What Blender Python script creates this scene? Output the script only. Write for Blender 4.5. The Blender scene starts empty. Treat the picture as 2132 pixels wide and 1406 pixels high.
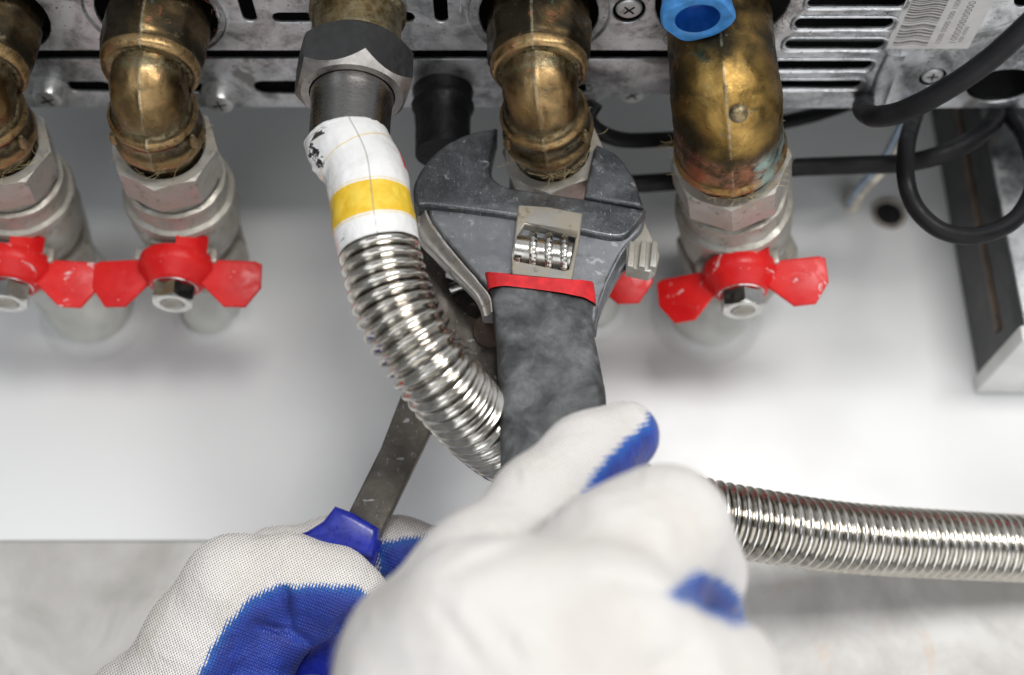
import bpy, bmesh, math, random
import numpy as np
from mathutils import Vector, Matrix, noise
random.seed(7)
R_ = math.radians
S = 0.001                                   # everything below is in millimetres
F, CX, CY, TH = 2500.0, 1066.0, 703.0, R_(25)
FW = Vector((0, math.cos(TH), math.sin(TH))); UP = Vector((0, -math.sin(TH), math.cos(TH))); RT = Vector((1, 0, 0))
PI = math.pi
sc = bpy.context.scene

# ------------------------------------------------------------------ camera
cam = bpy.data.cameras.new('camera'); co = bpy.data.objects.new('camera', cam); sc.collection.objects.link(co)
cam.sensor_width = 36; cam.lens = F / 2132 * 36; cam.clip_start = 0.01; cam.clip_end = 50
co.rotation_euler = (R_(90) + TH, 0, 0)
cam.dof.use_dof = True; cam.dof.focus_distance = 0.452; cam.dof.aperture_fstop = 4.6
sc.camera = co
# ------------------------------------------------------------------ world and lamps
w = bpy.data.worlds.new('World'); sc.world = w; w.use_nodes = True
bg = w.node_tree.nodes['Background']; bg.inputs[0].default_value = (0.93, 0.97, 1, 1); bg.inputs[1].default_value = 0.185
def area(name, loc, target, sx, sy, power, col=(1, 1, 1)):
    l = bpy.data.lights.new(name, 'AREA'); l.shape = 'RECTANGLE'; l.size = sx * S; l.size_y = sy * S
    l.energy = power; l.color = col
    o = bpy.data.objects.new(name, l); sc.collection.objects.link(o)
    o.location = Vector(loc) * S
    o.rotation_euler = (Vector(target) - Vector(loc)).to_track_quat('-Z', 'Y').to_euler()
    return o
area('key_softbox', (300, -620, 350), (0, 460, 190), 640, 360, 12.0, (1.0, 0.985, 0.965))
area('fill_softbox', (-560, -330, 60), (-20, 430, 240), 260, 380, 0.8, (0.9, 0.95, 1.0))
area('added_up_fill', (260, 60, -420), (200, 140, 300), 1500, 800, 5.0, (0.97, 0.98, 1.0))  # unseen lamp added below to brighten the boiler underside
sc.view_settings.view_transform = 'Standard'; sc.view_settings.look = 'None'
sc.view_settings.exposure = 0.12; sc.view_settings.gamma = 1; sc.view_settings.use_curve_mapping = False

# ------------------------------------------------------------------ geometry helpers
def ray(px, py): return (FW + RT * ((px - CX) / F) + UP * ((CY - py) / F))
def P(px, py, d): return ray(px, py) * d
def on(px, py, o, n):
    r = ray(px, py); return r * (Vector(o).dot(n) / r.dot(n))
def onZ(px, py, z): return on(px, py, (0, 0, z), Vector((0, 0, 1)))
def onY(px, py, y): return on(px, py, (0, y, 0), Vector((0, 1, 0)))
def proj(v):
    d = v.dot(FW); return CX + v.x / d * F, CY - v.dot(UP) / d * F

ORG = {}
def tag(o, label=None, cat=None, group=None, kind=None):
    if label: o['label'] = label
    if cat: o['category'] = cat
    if group: o['group'] = group
    if kind: o['kind'] = kind
    return o
def empty(name, loc, label, cat, group=None):
    o = bpy.data.objects.new(name, None); sc.collection.objects.link(o); o.empty_display_size = .01
    o.location = Vector(loc) * S; ORG[o.name] = Vector(loc)
    return tag(o, label, cat, group)
def mk(name, vf, mat, parent=None, sharp=35, flat=False, uv=None):
    """link ONE mesh object from world-space vertices in mm"""
    verts, faces = vf[0], vf[1]
    V = np.array([tuple(v) for v in verts], dtype=float)
    org = Vector((V.min(0) + V.max(0)) / 2)
    me = bpy.data.meshes.new(name)
    me.from_pydata([tuple(p) for p in (V - np.array(org)) * S], [], [tuple(int(i) for i in f) for f in faces])
    me.validate()
    me.materials.append(mat)
    if uv is None and len(vf) > 2: uv = vf[2]
    if uv is not None:
        ua = np.array(uv, dtype=float)
        a = me.attributes.new('wrap', 'FLOAT_VECTOR', 'POINT')
        a.data.foreach_set('vector', np.c_[ua, np.zeros(len(ua))].astype('f').ravel())
    bm = bmesh.new(); bm.from_mesh(me); bmesh.ops.recalc_face_normals(bm, faces=bm.faces)
    for f in bm.faces: f.smooth = not flat
    if not flat:
        for e in bm.edges:
            if len(e.link_faces) == 2 and e.calc_face_angle(0) > R_(sharp): e.smooth = False
    bm.to_mesh(me); bm.free()
    o = bpy.data.objects.new(name, me); sc.collection.objects.link(o)
    base = ORG[parent.name] if parent else Vector((0, 0, 0))
    o.location = (org - base) * S; ORG[o.name] = org
    if parent: o.parent = parent
    return o
def join(*vfs):
    V, Fs, U = [], [], []
    for vf in vfs:
        n = len(V); V += [Vector(v) for v in vf[0]]; Fs += [tuple(i + n for i in f) for f in vf[1]]
        U += list(vf[2]) if len(vf) > 2 else [(0, 0)] * len(vf[0])
    return V, Fs, U
def xf(vf, M): return ([M @ Vector(v) for v in vf[0]],) + tuple(vf[1:])
def frame(o, z, xh=Vector((1, 0, 0))):
    z = Vector(z).normalized(); x = Vector(xh); x = (x - z * x.dot(z)).normalized(); y = z.cross(x)
    M = Matrix((x, y, z)).transposed().to_4x4(); M.translation = Vector(o); return M
def rings_mesh(rings, closed=True, caps=(True, True), uv=None):
    V = [p for r in rings for p in r]; n = len(rings[0]); Fs = []
    for i in range(len(rings) - 1):
        for j in range(n if closed else n - 1):
            k = (j + 1) % n
            Fs.append((i * n + j, i * n + k, (i + 1) * n + k, (i + 1) * n + j))
    if caps[0]: Fs.append(tuple(range(n))[::-1])
    if caps[1]: Fs.append(tuple(range((len(rings) - 1) * n, len(rings) * n)))
    return (V, Fs, uv) if uv else (V, Fs)
def lathe(prof, seg=48, caps=(True, True)):
    """prof: (radius, height) about local Z"""
    rings = [[Vector((r * math.cos(2 * PI * j / seg), r * math.sin(2 * PI * j / seg), h)) for j in range(seg)] for r, h in prof]
    return rings_mesh(rings, caps=caps)
def hexr(phi, apo, n=6):
    a = (phi % (2 * PI / n)) - PI / n; return apo / math.cos(a)
def hexnut(apo, h0, h1, ch0=0.0, ch1=0.0, hole=0.0, per=10, rot=0, k=0.58, sides=6, ends=True):
    hexr = lambda p, a: globals()['hexr'](p, a, sides)
    """hexagonal prism h0..h1 about Z; ch0/ch1: how far inside the corner circle each end's cone starts"""
    seg = sides * per; rings = []
    Rc = apo / math.cos(PI / sides)
    def ring(f): return [f(2 * PI * j / seg) for j in range(seg)]
    def pt(r, phi, h): return Vector((r * math.cos(phi + rot), r * math.sin(phi + rot), h))
    if hole: rings.append(ring(lambda p: pt(hole, p, h0)))
    r0 = Rc - ch0 if ch0 else None
    if ch0: rings.append(ring(lambda p: pt(min(r0, hexr(p, apo)), p, h0)))
    rings.append(ring(lambda p: pt(hexr(p, apo), p, h0 + (max(0, hexr(p, apo) - r0) * k if ch0 else 0) + (0.001 if ch0 else 0))))
    r1 = Rc - ch1 if ch1 else None
    rings.append(ring(lambda p: pt(hexr(p, apo), p, h1 - (max(0, hexr(p, apo) - r1) * k if ch1 else 0) - (0.001 if ch1 else 0))))
    if ch1: rings.append(ring(lambda p: pt(min(r1, hexr(p, apo)), p, h1)))
    if hole: rings.append(ring(lambda p: pt(hole, p, h1)))
    return rings_mesh(rings, caps=(not hole, not hole))
def catmull(pts, n=8, closed=False):
    pts = [Vector(p) for p in pts]; out = []; N = len(pts)
    for i in range(N if closed else N - 1):
        g = lambda k: pts[k % N] if closed else pts[max(0, min(N - 1, k))]
        p0, p1, p2, p3 = g(i - 1), g(i), g(i + 1), g(i + 2)
        for s in range(n):
            t = s / n
            out.append(.5 * ((2 * p1) + (p2 - p0) * t + (2 * p0 - 5 * p1 + 4 * p2 - p3) * t * t + (3 * p1 - p0 - 3 * p2 + p3) * t ** 3))
    if not closed: out.append(pts[-1])
    return out
def resample(pts, step):
    L = [0]
    for a, b in zip(pts, pts[1:]): L.append(L[-1] + (b - a).length)
    n = max(2, int(L[-1] / step)); out = []; k = 0
    for i in range(n + 1):
        s = L[-1] * i / n
        while k < len(L) - 2 and L[k + 1] < s: k += 1
        t = (s - L[k]) / max(1e-9, L[k + 1] - L[k]); out.append(pts[k].lerp(pts[k + 1], min(1, t)))
    return out, L[-1]
def sweep(pts, rad, seg=32, first=Vector((1, 0, 0)), caps=(True, True), sect=None, step=None):
    """tube through pts; rad(s, L) or number; sect(phi) -> (x, y) multipliers; first = direction of phi = 0"""
    if step: pts, _ = resample(pts, step)
    rings, uv = [], []; s = 0
    L = sum((b - a).length for a, b in zip(pts, pts[1:]))
    xprev = Vector(first)
    for i, p in enumerate(pts):
        if i: s += (p - pts[i - 1]).length
        t = (pts[min(i + 1, len(pts) - 1)] - pts[max(i - 1, 0)]).normalized()
        x = (xprev - t * xprev.dot(t)).normalized(); y = t.cross(x); xprev = x
        r = rad(s, L) if callable(rad) else rad
        ra, rb = r if isinstance(r, tuple) else (r, r)
        ring = []
        for j in range(seg):
            ph = 2 * PI * j / seg
            c, q = sect(ph) if sect else (math.cos(ph), math.sin(ph))
            ring.append(p + x * (ra * c) + y * (rb * q)); uv.append((j / seg, s))
        rings.append(ring)
    return rings_mesh(rings, caps=caps, uv=uv)
def superell(n):
    def f(ph):
        c, s = math.cos(ph), math.sin(ph)
        return math.copysign(abs(c) ** (2 / n), c), math.copysign(abs(s) ** (2 / n), s)
    return f
def slab(loops, M, t, bev=0.0, res=2):
    """flat plate with holes: loops of (x, y) in frame M, thickness t centred on the frame's z"""
    cu = bpy.data.curves.new('tmp', 'CURVE'); cu.dimensions = '2D'; cu.fill_mode = 'BOTH'
    cu.extrude = max(0.0001, t / 2 - bev); cu.bevel_depth = bev; cu.bevel_resolution = res; cu.offset = -bev
    for lp in loops:
        sp = cu.splines.new('POLY'); sp.points.add(len(lp) - 1)
        for k, p in enumerate(lp): sp.points[k].co = (p[0], p[1], 0, 1)
        sp.use_cyclic_u = True
    o = bpy.data.objects.new('tmp', cu); me = bpy.data.meshes.new_from_object(o)
    bm = bmesh.new(); bm.from_mesh(me); bmesh.ops.remove_doubles(bm, verts=bm.verts, dist=1e-4)
    V = [M @ v.co for v in bm.verts]; bm.verts.index_update(); Fs = [tuple(v.index for v in f.verts) for f in bm.faces]
    bm.free(); bpy.data.objects.remove(o); bpy.data.curves.remove(cu); bpy.data.meshes.remove(me)
    return V, Fs
def box(M, sx, sy, sz, bev=0.0):
    bm = bmesh.new(); bmesh.ops.create_cube(bm, size=1)
    for v in bm.verts: v.co = Vector((v.co.x * sx, v.co.y * sy, v.co.z * sz))
    if bev: bmesh.ops.bevel(bm, geom=bm.edges[:], offset=bev, segments=2, affect='EDGES', profile=.6)
    bm.verts.index_update(); r = ([M @ v.co for v in bm.verts], [tuple(v.index for v in f.verts) for f in bm.faces]); bm.free(); return r
def circ(x, y, rx, ry=None, n=32, a0=0):
    ry = ry or rx; return [(x + rx * math.cos(2 * PI * k / n + a0), y + ry * math.sin(2 * PI * k / n + a0)) for k in range(n)]
def stadium(x0, x1, y, r, n=10):
    out = []
    for k in range(n + 1): a = -PI / 2 + PI * k / n; out.append((x1 - r + r * math.cos(a), y + r * math.sin(a)))
    for k in range(n + 1): a = PI / 2 + PI * k / n; out.append((x0 + r + r * math.cos(a), y + r * math.sin(a)))
    return out
def nz(v, f): return noise.noise(Vector(v) * f)
def rough_up(vf, amp, f, amp2=0, f2=1):
    V = [Vector(v) for v in vf[0]]; out = []
    for v in V:
        d = Vector((nz(v, f), nz(v + Vector((91, 3, 7)), f), nz(v + Vector((5, 77, 31)), f))) * amp
        if amp2: d += Vector((nz(v, f2), nz(v + Vector((9, 3, 7)), f2), nz(v + Vector((5, 7, 31)), f2))) * amp2
        out.append(v + d)
    return (out,) + tuple(vf[1:])

# ------------------------------------------------------------------ materials
class NT:
    def __init__(s, name):
        s.m = bpy.data.materials.new(name); s.m.use_nodes = True; s.t = s.m.node_tree; s.n = s.t.nodes; s.l = s.t.links
        s.b = s.n['Principled BSDF']; s.tc = s.n.new('ShaderNodeTexCoord'); s.obj = s.tc.outputs['Object']
    def set(s, sock, v):
        if isinstance(v, bpy.types.NodeSocket): s.l.new(v, sock)
        elif isinstance(v, tuple) and len(v) == 3 and sock.type == 'RGBA': sock.default_value = (*v, 1)
        else: sock.default_value = v
    def P(s, **k):
        for a, v in k.items(): s.set(s.b.inputs[{'col': 'Base Color', 'rough': 'Roughness', 'metal': 'Metallic', 'nor': 'Normal', 'spec': 'Specular IOR Level', 'coat': 'Coat Weight', 'sss': 'Subsurface Weight', 'trans': 'Transmission Weight', 'aniso': 'Anisotropic', 'sheen': 'Sheen Weight'}[a]], v)
        return s
    def noise(s, scale, detail=4, rough=.55, dist=0, vec=None, st=(1, 1, 1)):
        mp = s.n.new('ShaderNodeMapping'); s.l.new(vec or s.obj, mp.inputs[0]); mp.inputs['Scale'].default_value = st
        x = s.n.new('ShaderNodeTexNoise'); s.l.new(mp.outputs[0], x.inputs['Vector'])
        x.inputs['Scale'].default_value = scale; x.inputs['Detail'].default_value = detail; x.inputs['Roughness'].default_value = rough; x.inputs['Distortion'].default_value = dist
        return x.outputs['Fac']
    def vor(s, scale, feat='F1', out='Distance', vec=None):
        x = s.n.new('ShaderNodeTexVoronoi'); x.feature = feat; s.l.new(vec or s.obj, x.inputs['Vector']); x.inputs['Scale'].default_value = scale
        return x.outputs[out]
    def ramp(s, f, lo, hi, a=0., b=1.):
        x = s.n.new('ShaderNodeMapRange'); x.interpolation_type = 'SMOOTHSTEP'; s.l.new(f, x.inputs[0])
        for i, v in zip((1, 2, 3, 4), (lo, hi, a, b)): x.inputs[i].default_value = v
        return x.outputs[0]
    def mix(s, f, a, b):
        x = s.n.new('ShaderNodeMix'); x.data_type = 'RGBA'; s.set(x.inputs[0], f); s.set(x.inputs[6], a); s.set(x.inputs[7], b); return x.outputs[2]
    def math(s, op, a, b=0.0, c=None):
        x = s.n.new('ShaderNodeMath'); x.operation = op; s.set(x.inputs[0], a); s.set(x.inputs[1], b)
        if c is not None: s.set(x.inputs[2], c)
        return x.outputs[0]
    def bump(s, h, strength=.3, dist=.0005, nor=None):
        x = s.n.new('ShaderNodeBump'); x.inputs['Strength'].default_value = strength; x.inputs['Distance'].default_value = dist; s.l.new(h, x.inputs['Height'])
        if nor: s.l.new(nor, x.inputs['Normal'])
        return x.outputs[0]
    def attr(s, name):
        x = s.n.new('ShaderNodeAttribute'); x.attribute_name = name; return x
    def xyz(s, v):
        x = s.n.new('ShaderNodeSeparateXYZ'); s.l.new(v, x.inputs[0]); return x.outputs
def simple(name, col, rough=.5, metal=0., var=.25, scale=150, bump=.1, **k):
    m = NT(name); f = m.noise(scale, 5)
    dk = tuple(c * (1 - var) for c in col); lt = tuple(min(1, c * (1 + var)) for c in col)
    m.P(col=m.mix(m.ramp(f, .3, .7), dk, lt), rough=m.ramp(m.noise(scale * 2), .3, .7, rough * .8, min(1, rough * 1.2)), metal=metal, nor=m.bump(m.noise(scale * 4, 6), bump, .0004), **k)
    return m.m

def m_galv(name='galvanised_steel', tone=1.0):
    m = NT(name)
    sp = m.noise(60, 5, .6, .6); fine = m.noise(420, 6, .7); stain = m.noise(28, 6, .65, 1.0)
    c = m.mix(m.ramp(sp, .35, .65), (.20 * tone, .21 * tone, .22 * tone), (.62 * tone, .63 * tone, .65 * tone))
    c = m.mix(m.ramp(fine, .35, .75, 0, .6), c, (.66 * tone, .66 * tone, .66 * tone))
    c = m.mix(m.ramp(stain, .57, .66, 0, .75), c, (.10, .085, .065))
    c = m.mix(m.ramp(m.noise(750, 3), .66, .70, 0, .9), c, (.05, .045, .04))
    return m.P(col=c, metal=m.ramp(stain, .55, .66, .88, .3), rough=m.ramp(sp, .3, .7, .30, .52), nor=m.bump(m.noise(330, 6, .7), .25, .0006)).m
def m_brass(name='tarnished_brass', gold=(.31, .205, .093), dark=(.032, .026, .015), thr=.55, copper=False, knee=(0, -.020, -.021)):
    m = NT(name); sx, cv, _z = m.xyz(m.attr('wrap').outputs['Vector'])
    a = m.noise(62, 4, .55, .5); b = m.noise(400, 5, .7); g = m.noise(60, 4, .6, 1.2)
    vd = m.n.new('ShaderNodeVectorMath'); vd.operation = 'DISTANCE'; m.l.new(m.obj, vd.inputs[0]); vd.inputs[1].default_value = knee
    knee_light = m.math('MULTIPLY', m.math('SUBTRACT', m.ramp(vd.outputs['Value'], .030, .010), .38), .25)
    a2 = m.math('ADD', a, knee_light)                        # highlight on the bend and dark legs painted into the colour
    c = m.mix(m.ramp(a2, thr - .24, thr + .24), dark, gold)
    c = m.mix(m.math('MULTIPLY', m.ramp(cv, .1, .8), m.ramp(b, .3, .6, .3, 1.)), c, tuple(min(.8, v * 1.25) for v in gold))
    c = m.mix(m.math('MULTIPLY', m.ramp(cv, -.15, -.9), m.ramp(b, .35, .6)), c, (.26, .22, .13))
    c = m.mix(m.math('MULTIPLY', m.ramp(sx, .25, .7, 1., 0.), m.ramp(b, .38, .6, .2, .9)), c, (.38, .33, .22))
    c = m.mix(m.ramp(g, .62, .72, 0, .7), c, (.15, .23, .20))
    c = m.mix(m.ramp(m.noise(120, 5, .7, .5), .60, .68, 0, .6), c, (.42, .16, .08))
    if copper:
        ox, oy, oz = m.xyz(m.obj)
        low = m.math('MULTIPLY', m.ramp(oy, -.009, -.001), m.ramp(oz, -.002, -.012))
        c = m.mix(m.math('MULTIPLY', low, m.ramp(m.noise(130, 5, .7), .38, .60, 0, .75)), c, (.38, .165, .09))
        c = m.mix(m.math('MULTIPLY', m.math('MULTIPLY', low, m.ramp(ox, .001, .007)), m.ramp(m.noise(75, 5, .6), .44, .56, 0, .9)), c, (.34, .46, .42))
    c = m.mix(m.ramp(b, .60, .72, 0, .7), c, (.035, .028, .016))
    c = m.mix(m.ramp(m.noise(240, 6, .75), .63, .72, 0, .6), c, (.42, .40, .34))
    return m.P(col=c, metal=m.ramp(a2, .3, .62, .78, 1.), rough=m.ramp(m.noise(170, 5), .3, .72, .24, .55), nor=m.bump(m.math('ADD', m.noise(120, 5, .6), m.math('MULTIPLY', m.noise(600, 5, .7), .35)), .28, .0010)).m
def m_nickel(name='dusty_nickel', col=(.62, .59, .55), dust=(.40, .37, .32), d=.5, metal=.85):
    m = NT(name); a = m.noise(90, 6, .65, .4)
    c = m.mix(m.ramp(a, d - .1, d + .14), col, dust)
    c = m.mix(m.ramp(m.noise(190, 6, .75), .55, .68, 0, .75), c, (.13, .11, .08))
    return m.P(col=c, metal=m.ramp(a, d - .08, d + .16, metal, .25), rough=m.ramp(m.noise(150), .3, .7, .28, .55), nor=m.bump(m.noise(420, 6, .7), .3, .0006)).m
def m_red(name, scuff=.66):
    m = NT(name); a = m.noise(130, 6, .7, .8)
    c = m.mix(m.ramp(m.noise(80), .3, .7), (.60, .008, .010), (.70, .018, .016))
    c = m.mix(m.ramp(a, scuff, scuff + .045), c, (.72, .55, .54))
    c = m.mix(m.ramp(m.noise(600, 4, .7), .68, .74, 0, .7), c, (.70, .45, .45))
    return m.P(col=c, rough=m.ramp(a, .4, .7, .30, .6), spec=.35, nor=m.bump(m.noise(300, 5), .10, .0004)).m
def m_tool(name='dusty_tool_steel', base=(.062, .066, .072), dustc=(.33, .345, .36), amt=.56):
    m = NT(name); a = m.noise(45, 6, .68, .6); f = m.noise(1500, 3, .8); g = m.noise(260, 6, .75)
    c = m.mix(m.ramp(a, .38, .66, .12, 1.), base, tuple((x + y * .8) / 2 for x, y in zip(base, dustc)))
    c = m.mix(m.ramp(f, amt, amt + .13, 0, .65), c, dustc)
    c = m.mix(m.ramp(g, .64, .70, 0, .6), c, (.55, .56, .57))
    for st, sc_ in (((1.2, 14, 1), 120), ((11, 1.5, 2), 150)):
        c = m.mix(m.ramp(m.noise(sc_, 3, .6, .4, st=st), .66, .70, 0, .55), c, (.50, .51, .53))
    c = m.mix(m.ramp(m.noise(30, 5, .7, 1.5), .56, .68, 0, .6), c, (.10, .085, .07))
    return m.P(col=c, metal=m.ramp(g, .5, .65, .72, .2), rough=m.ramp(m.noise(60, 5, .65), .3, .7, .26, .56), nor=m.bump(m.noise(700, 6, .7), .2, .0005)).m
def m_steel(name, col, rough, aniso=0., streak=None, metal=1.):
    m = NT(name); f = m.noise(260, 4, st=streak or (1, 1, 1))
    return m.P(col=m.mix(m.ramp(f, .3, .7), tuple(c * .82 for c in col), col), metal=metal, rough=m.ramp(m.noise(400, 4, st=streak or (1, 1, 1)), .3, .7, rough * .75, rough * 1.35), aniso=aniso, nor=m.bump(f, .06, .0003)).m
def m_rubber(name='chalky_rubber', col=(.014, .015, .016), chalk=(.185, .195, .20)):
    m = NT(name); a = m.noise(75, 6, .62, .5); b = m.noise(300, 5, .7)
    f = m.math('MULTIPLY', m.ramp(a, .26, .78), m.ramp(b, .25, .70, .55, 1.))
    return m.P(col=m.mix(f, col, chalk), rough=m.ramp(a, .3, .7, .45, .8), nor=m.bump(m.noise(500, 5), .2, .0005)).m
def m_label():
    m = NT('label_print'); u = m.attr('wrap').outputs['Vector']; x, y, z = m.xyz(u)
    grime = m.noise(90, 5, .6)
    c = m.mix(m.ramp(grime, .35, .75, 0, .35), (.80, .80, .79), (.60, .59, .56))
    def band(v0, v1, soft=.12): return m.math('MULTIPLY', m.ramp(y, v0 - soft, v0 + soft), m.ramp(y, v1 - soft, v1 + soft, 1., 0.))
    yel = m.mix(m.ramp(m.noise(160, 4), .3, .7), (.76, .47, .02), (.84, .60, .07))
    for v0, v1 in ((11.2, 11.65), (28.0, 28.35), (41.8, 42.15)): c = m.mix(m.math('MULTIPLY', band(v0, v1), .8), c, (.72, .50, .14))
    c = m.mix(band(29.0, 41.2), c, yel)
    d = m.math('ABSOLUTE', m.math('SUBTRACT', x, m.math('ADD', .225, m.math('MULTIPLY', y, .0004))))
    c = m.mix(m.ramp(d, .0015, .0035, .75, 0), c, (.25, .23, .2))
    red = m.math('MULTIPLY', band(14.5, 21, .6), m.math('MULTIPLY', m.ramp(x, .012, .02), m.ramp(x, .05, .06, 1., 0.)))
    c = m.mix(red, c, (.75, .06, .10))
    hx = m.math('MULTIPLY', m.math('SUBTRACT', x, .425), 92.); hy = m.math('SUBTRACT', y, 7.2)
    rr = m.math('SQRT', m.math('ADD', m.math('POWER', m.math('MULTIPLY', hx, 1.9), 2.), m.math('POWER', hy, 2.)))
    rr = m.math('ADD', rr, m.math('MULTIPLY', m.math('SUBTRACT', m.noise(420, 4, .7), .5), 9.))
    tear = m.ramp(rr, 4.2, 5.0, 1., 0.)
    c = m.mix(m.math('MULTIPLY', tear, m.ramp(m.noise(330, 4), .40, .48)), c, (.012, .012, .02))
    return m.P(col=c, rough=m.ramp(grime, .3, .7, .22, .42), coat=.3, nor=m.bump(m.math('ADD', m.noise(85, 4), m.math('MULTIPLY', m.noise(230, 5), .4)), .55, .0018)).m
def m_glove(name, knit=1.0, per=1.12, tone=1.0):
    m = NT(name); kv = m.attr('knit').outputs['Vector']; kx, ky, sd = m.xyz(kv)
    k = 2 * PI / per
    sx = m.math('SINE', m.math('MULTIPLY', kx, k)); sy = m.math('SINE', m.math('MULTIPLY', ky, k * .78))
    pat = m.math('MULTIPLY', sx, sy)                                     # staggered stitches
    rib = m.math('SINE', m.math('ADD', m.math('MULTIPLY', ky, k * .95), m.math('ADD', m.math('MULTIPLY', m.math('SINE', m.math('MULTIPLY', kx, k)), 1.2), m.math('MULTIPLY', m.noise(70, 3), 9.))))
    soil = m.noise(42, 5, .6)
    yarn = m.mix(m.ramp(soil, .42, .75, 0, .8), tuple(v * tone for v in (.79, .78, .765)), tuple(v * tone for v in (.71, .68, .63)))
    yarn = m.mix(m.ramp(pat, .22, .55, 0, .85 * knit), yarn, (.24, .16, .10))
    jag = m.math('ADD', sd, m.math('MULTIPLY', m.math('SINE', m.math('MULTIPLY', kx, k)), 1.0))
    jag = m.math('ADD', jag, m.math('MULTIPLY', m.math('SUBTRACT', m.noise(160, 4), .5), 4.0))
    ct = m.ramp(jag, -.35, .35)
    fringe = m.ramp(jag, 0., 4.5, 1., 0.)
    blue = m.mix(m.ramp(m.noise(120, 4), .3, .7), (.010, .026, .22), (.014, .045, .33))
    blue = m.mix(m.math('MULTIPLY', fringe, .8), blue, (.012, .12, .42))
    c = m.mix(ct, yarn, blue)
    h1 = m.math('MULTIPLY', pat, -.5 * knit); h2 = m.math('MULTIPLY', rib, .4 * knit)
    mixh = m.n.new('ShaderNodeMix'); m.set(mixh.inputs[0], ct); m.set(mixh.inputs[2], h1); m.set(mixh.inputs[3], h2)
    wr = m.noise(55, 4, .55, 1.0)
    nor = m.bump(wr, .42, .005); nor = m.bump(mixh.outputs[0], .75, .0004, nor)
    return m.P(col=c, rough=m.ramp(ct, 0, 1, .9, .42), nor=nor, spec=m.ramp(ct, 0, 1, .15, .5), sheen=.1).m
def m_marble():
    m = NT('stone_tile'); a = m.noise(7, 7, .62, 1.2); b = m.noise(26, 6, .6, .8)
    c = m.mix(m.ramp(a, .36, .64), (.40, .385, .36), (.60, .59, .57))
    c = m.mix(m.ramp(b, .42, .7, 0, .45), c, (.30, .29, .265))
    c = m.mix(m.ramp(m.noise(15, 5, .6, 2.), .60, .72, 0, .45), c, (.55, .36, .24))
    return m.P(col=c, rough=.45).m
def m_sticker():
    m = NT('sticker_print'); return m.P(col=m.mix(m.ramp(m.noise(120, 4), .3, .7), (.56, .54, .52), (.64, .62, .60)), rough=.5, nor=m.bump(m.noise(150), .2, .0006)).m

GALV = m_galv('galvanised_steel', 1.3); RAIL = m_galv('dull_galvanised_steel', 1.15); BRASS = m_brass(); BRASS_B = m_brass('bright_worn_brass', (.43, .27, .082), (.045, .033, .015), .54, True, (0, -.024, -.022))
BOSS = m_brass('dark_brass', (.30, .21, .08), (.09, .06, .03), .52)
NICK = m_nickel('dusty_nickel', (.46, .45, .42), (.38, .35, .30), .46, .6); NICK_D = m_nickel('limescaled_nickel', (.44, .43, .39), (.36, .33, .28), .46, .55)
ZINC = m_nickel('zinc_screw', (.66, .67, .67), (.35, .33, .3), .62); CHROME = m_steel('chromed_nut', (.74, .73, .70), .16)
RED = m_red('red_paint', .665); RED_S = m_red('scuffed_red_paint', .61); RED_C = m_red('clean_red_paint', .70)
TOOL = m_tool(); TOOL_L = m_tool('smooth_tool_steel', (.195, .205, .22), (.35, .36, .375), .66); TOOL_S = m_nickel('polished_tool_side', (.46, .44, .42), (.34, .32, .28), .52)
FRAME = m_nickel('cream_stained_steel', (.33, .32, .30), (.36, .32, .25), .46, .3); KNURL = m_steel('worm_steel', (.62, .60, .56), .22)
PLIER = m_tool('dark_plier_steel', (.055, .05, .045), (.24, .21, .17), .66)
RUB = m_rubber(); BLACK = simple('black_rubber', (.007, .007, .008), .5, 0, .5, 120, .6, spec=.3); CABLE = simple('black_cable_sheath', (.006, .006, .007), .50, 0, .3, 90, .05, spec=.25)
REDRUB = simple('red_rubber', (.62, .022, .028), .42, 0, .2, 200, .15); BLUEP = simple('blue_plastic_grip', (.012, .022, .28), .32, 0, .2, 200, .05)
CAPB = simple('pale_blue_plastic', (.05, .24, .58), .42, 0, .25, 140, .2); CAPIN = simple('deep_blue_plastic', (.005, .07, .32), .4, 0, .2, 140, .1)
def m_hose():
    m = NT('stainless_hose'); x, y, z = m.xyz(m.attr('wrap').outputs['Vector'])
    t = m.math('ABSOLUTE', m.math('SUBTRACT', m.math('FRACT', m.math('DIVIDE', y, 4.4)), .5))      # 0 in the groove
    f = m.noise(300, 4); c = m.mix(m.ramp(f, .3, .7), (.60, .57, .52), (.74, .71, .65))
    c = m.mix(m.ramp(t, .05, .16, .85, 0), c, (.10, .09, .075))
    return m.P(col=c, metal=1., rough=m.ramp(f, .3, .7, .13, .24), nor=m.bump(m.noise(500, 4), .08, .0003)).m
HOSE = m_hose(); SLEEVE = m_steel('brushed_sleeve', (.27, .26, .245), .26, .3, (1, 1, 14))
NUT = m_steel('blackened_nut', (.075, .075, .075), .40, 0, None, .7); NUTF = m_steel('machined_face', (.50, .47, .44), .34)
LABEL = m_label(); PIPE = simple('grey_pipe_insulation', (.56, .57, .53), .6, 0, .15, 60, .25)
PANEL = simple('white_panel', (.80, .805, .80), .35, 0, .015, 6, .0); TILE = m_marble()
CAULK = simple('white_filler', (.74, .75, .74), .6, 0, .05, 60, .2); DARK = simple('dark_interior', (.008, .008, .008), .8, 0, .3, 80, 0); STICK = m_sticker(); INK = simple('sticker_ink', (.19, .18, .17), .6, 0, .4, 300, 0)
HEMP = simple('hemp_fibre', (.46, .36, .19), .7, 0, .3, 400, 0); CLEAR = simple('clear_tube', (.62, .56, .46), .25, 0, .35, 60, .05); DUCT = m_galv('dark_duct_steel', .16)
GLOVE_L = m_glove('knit_glove', 1.0); GLOVE_R = m_glove('near_knit_glove', .6, 1.6, .82)
CUFF = simple('skin', (.55, .33, .24), .5)

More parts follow.
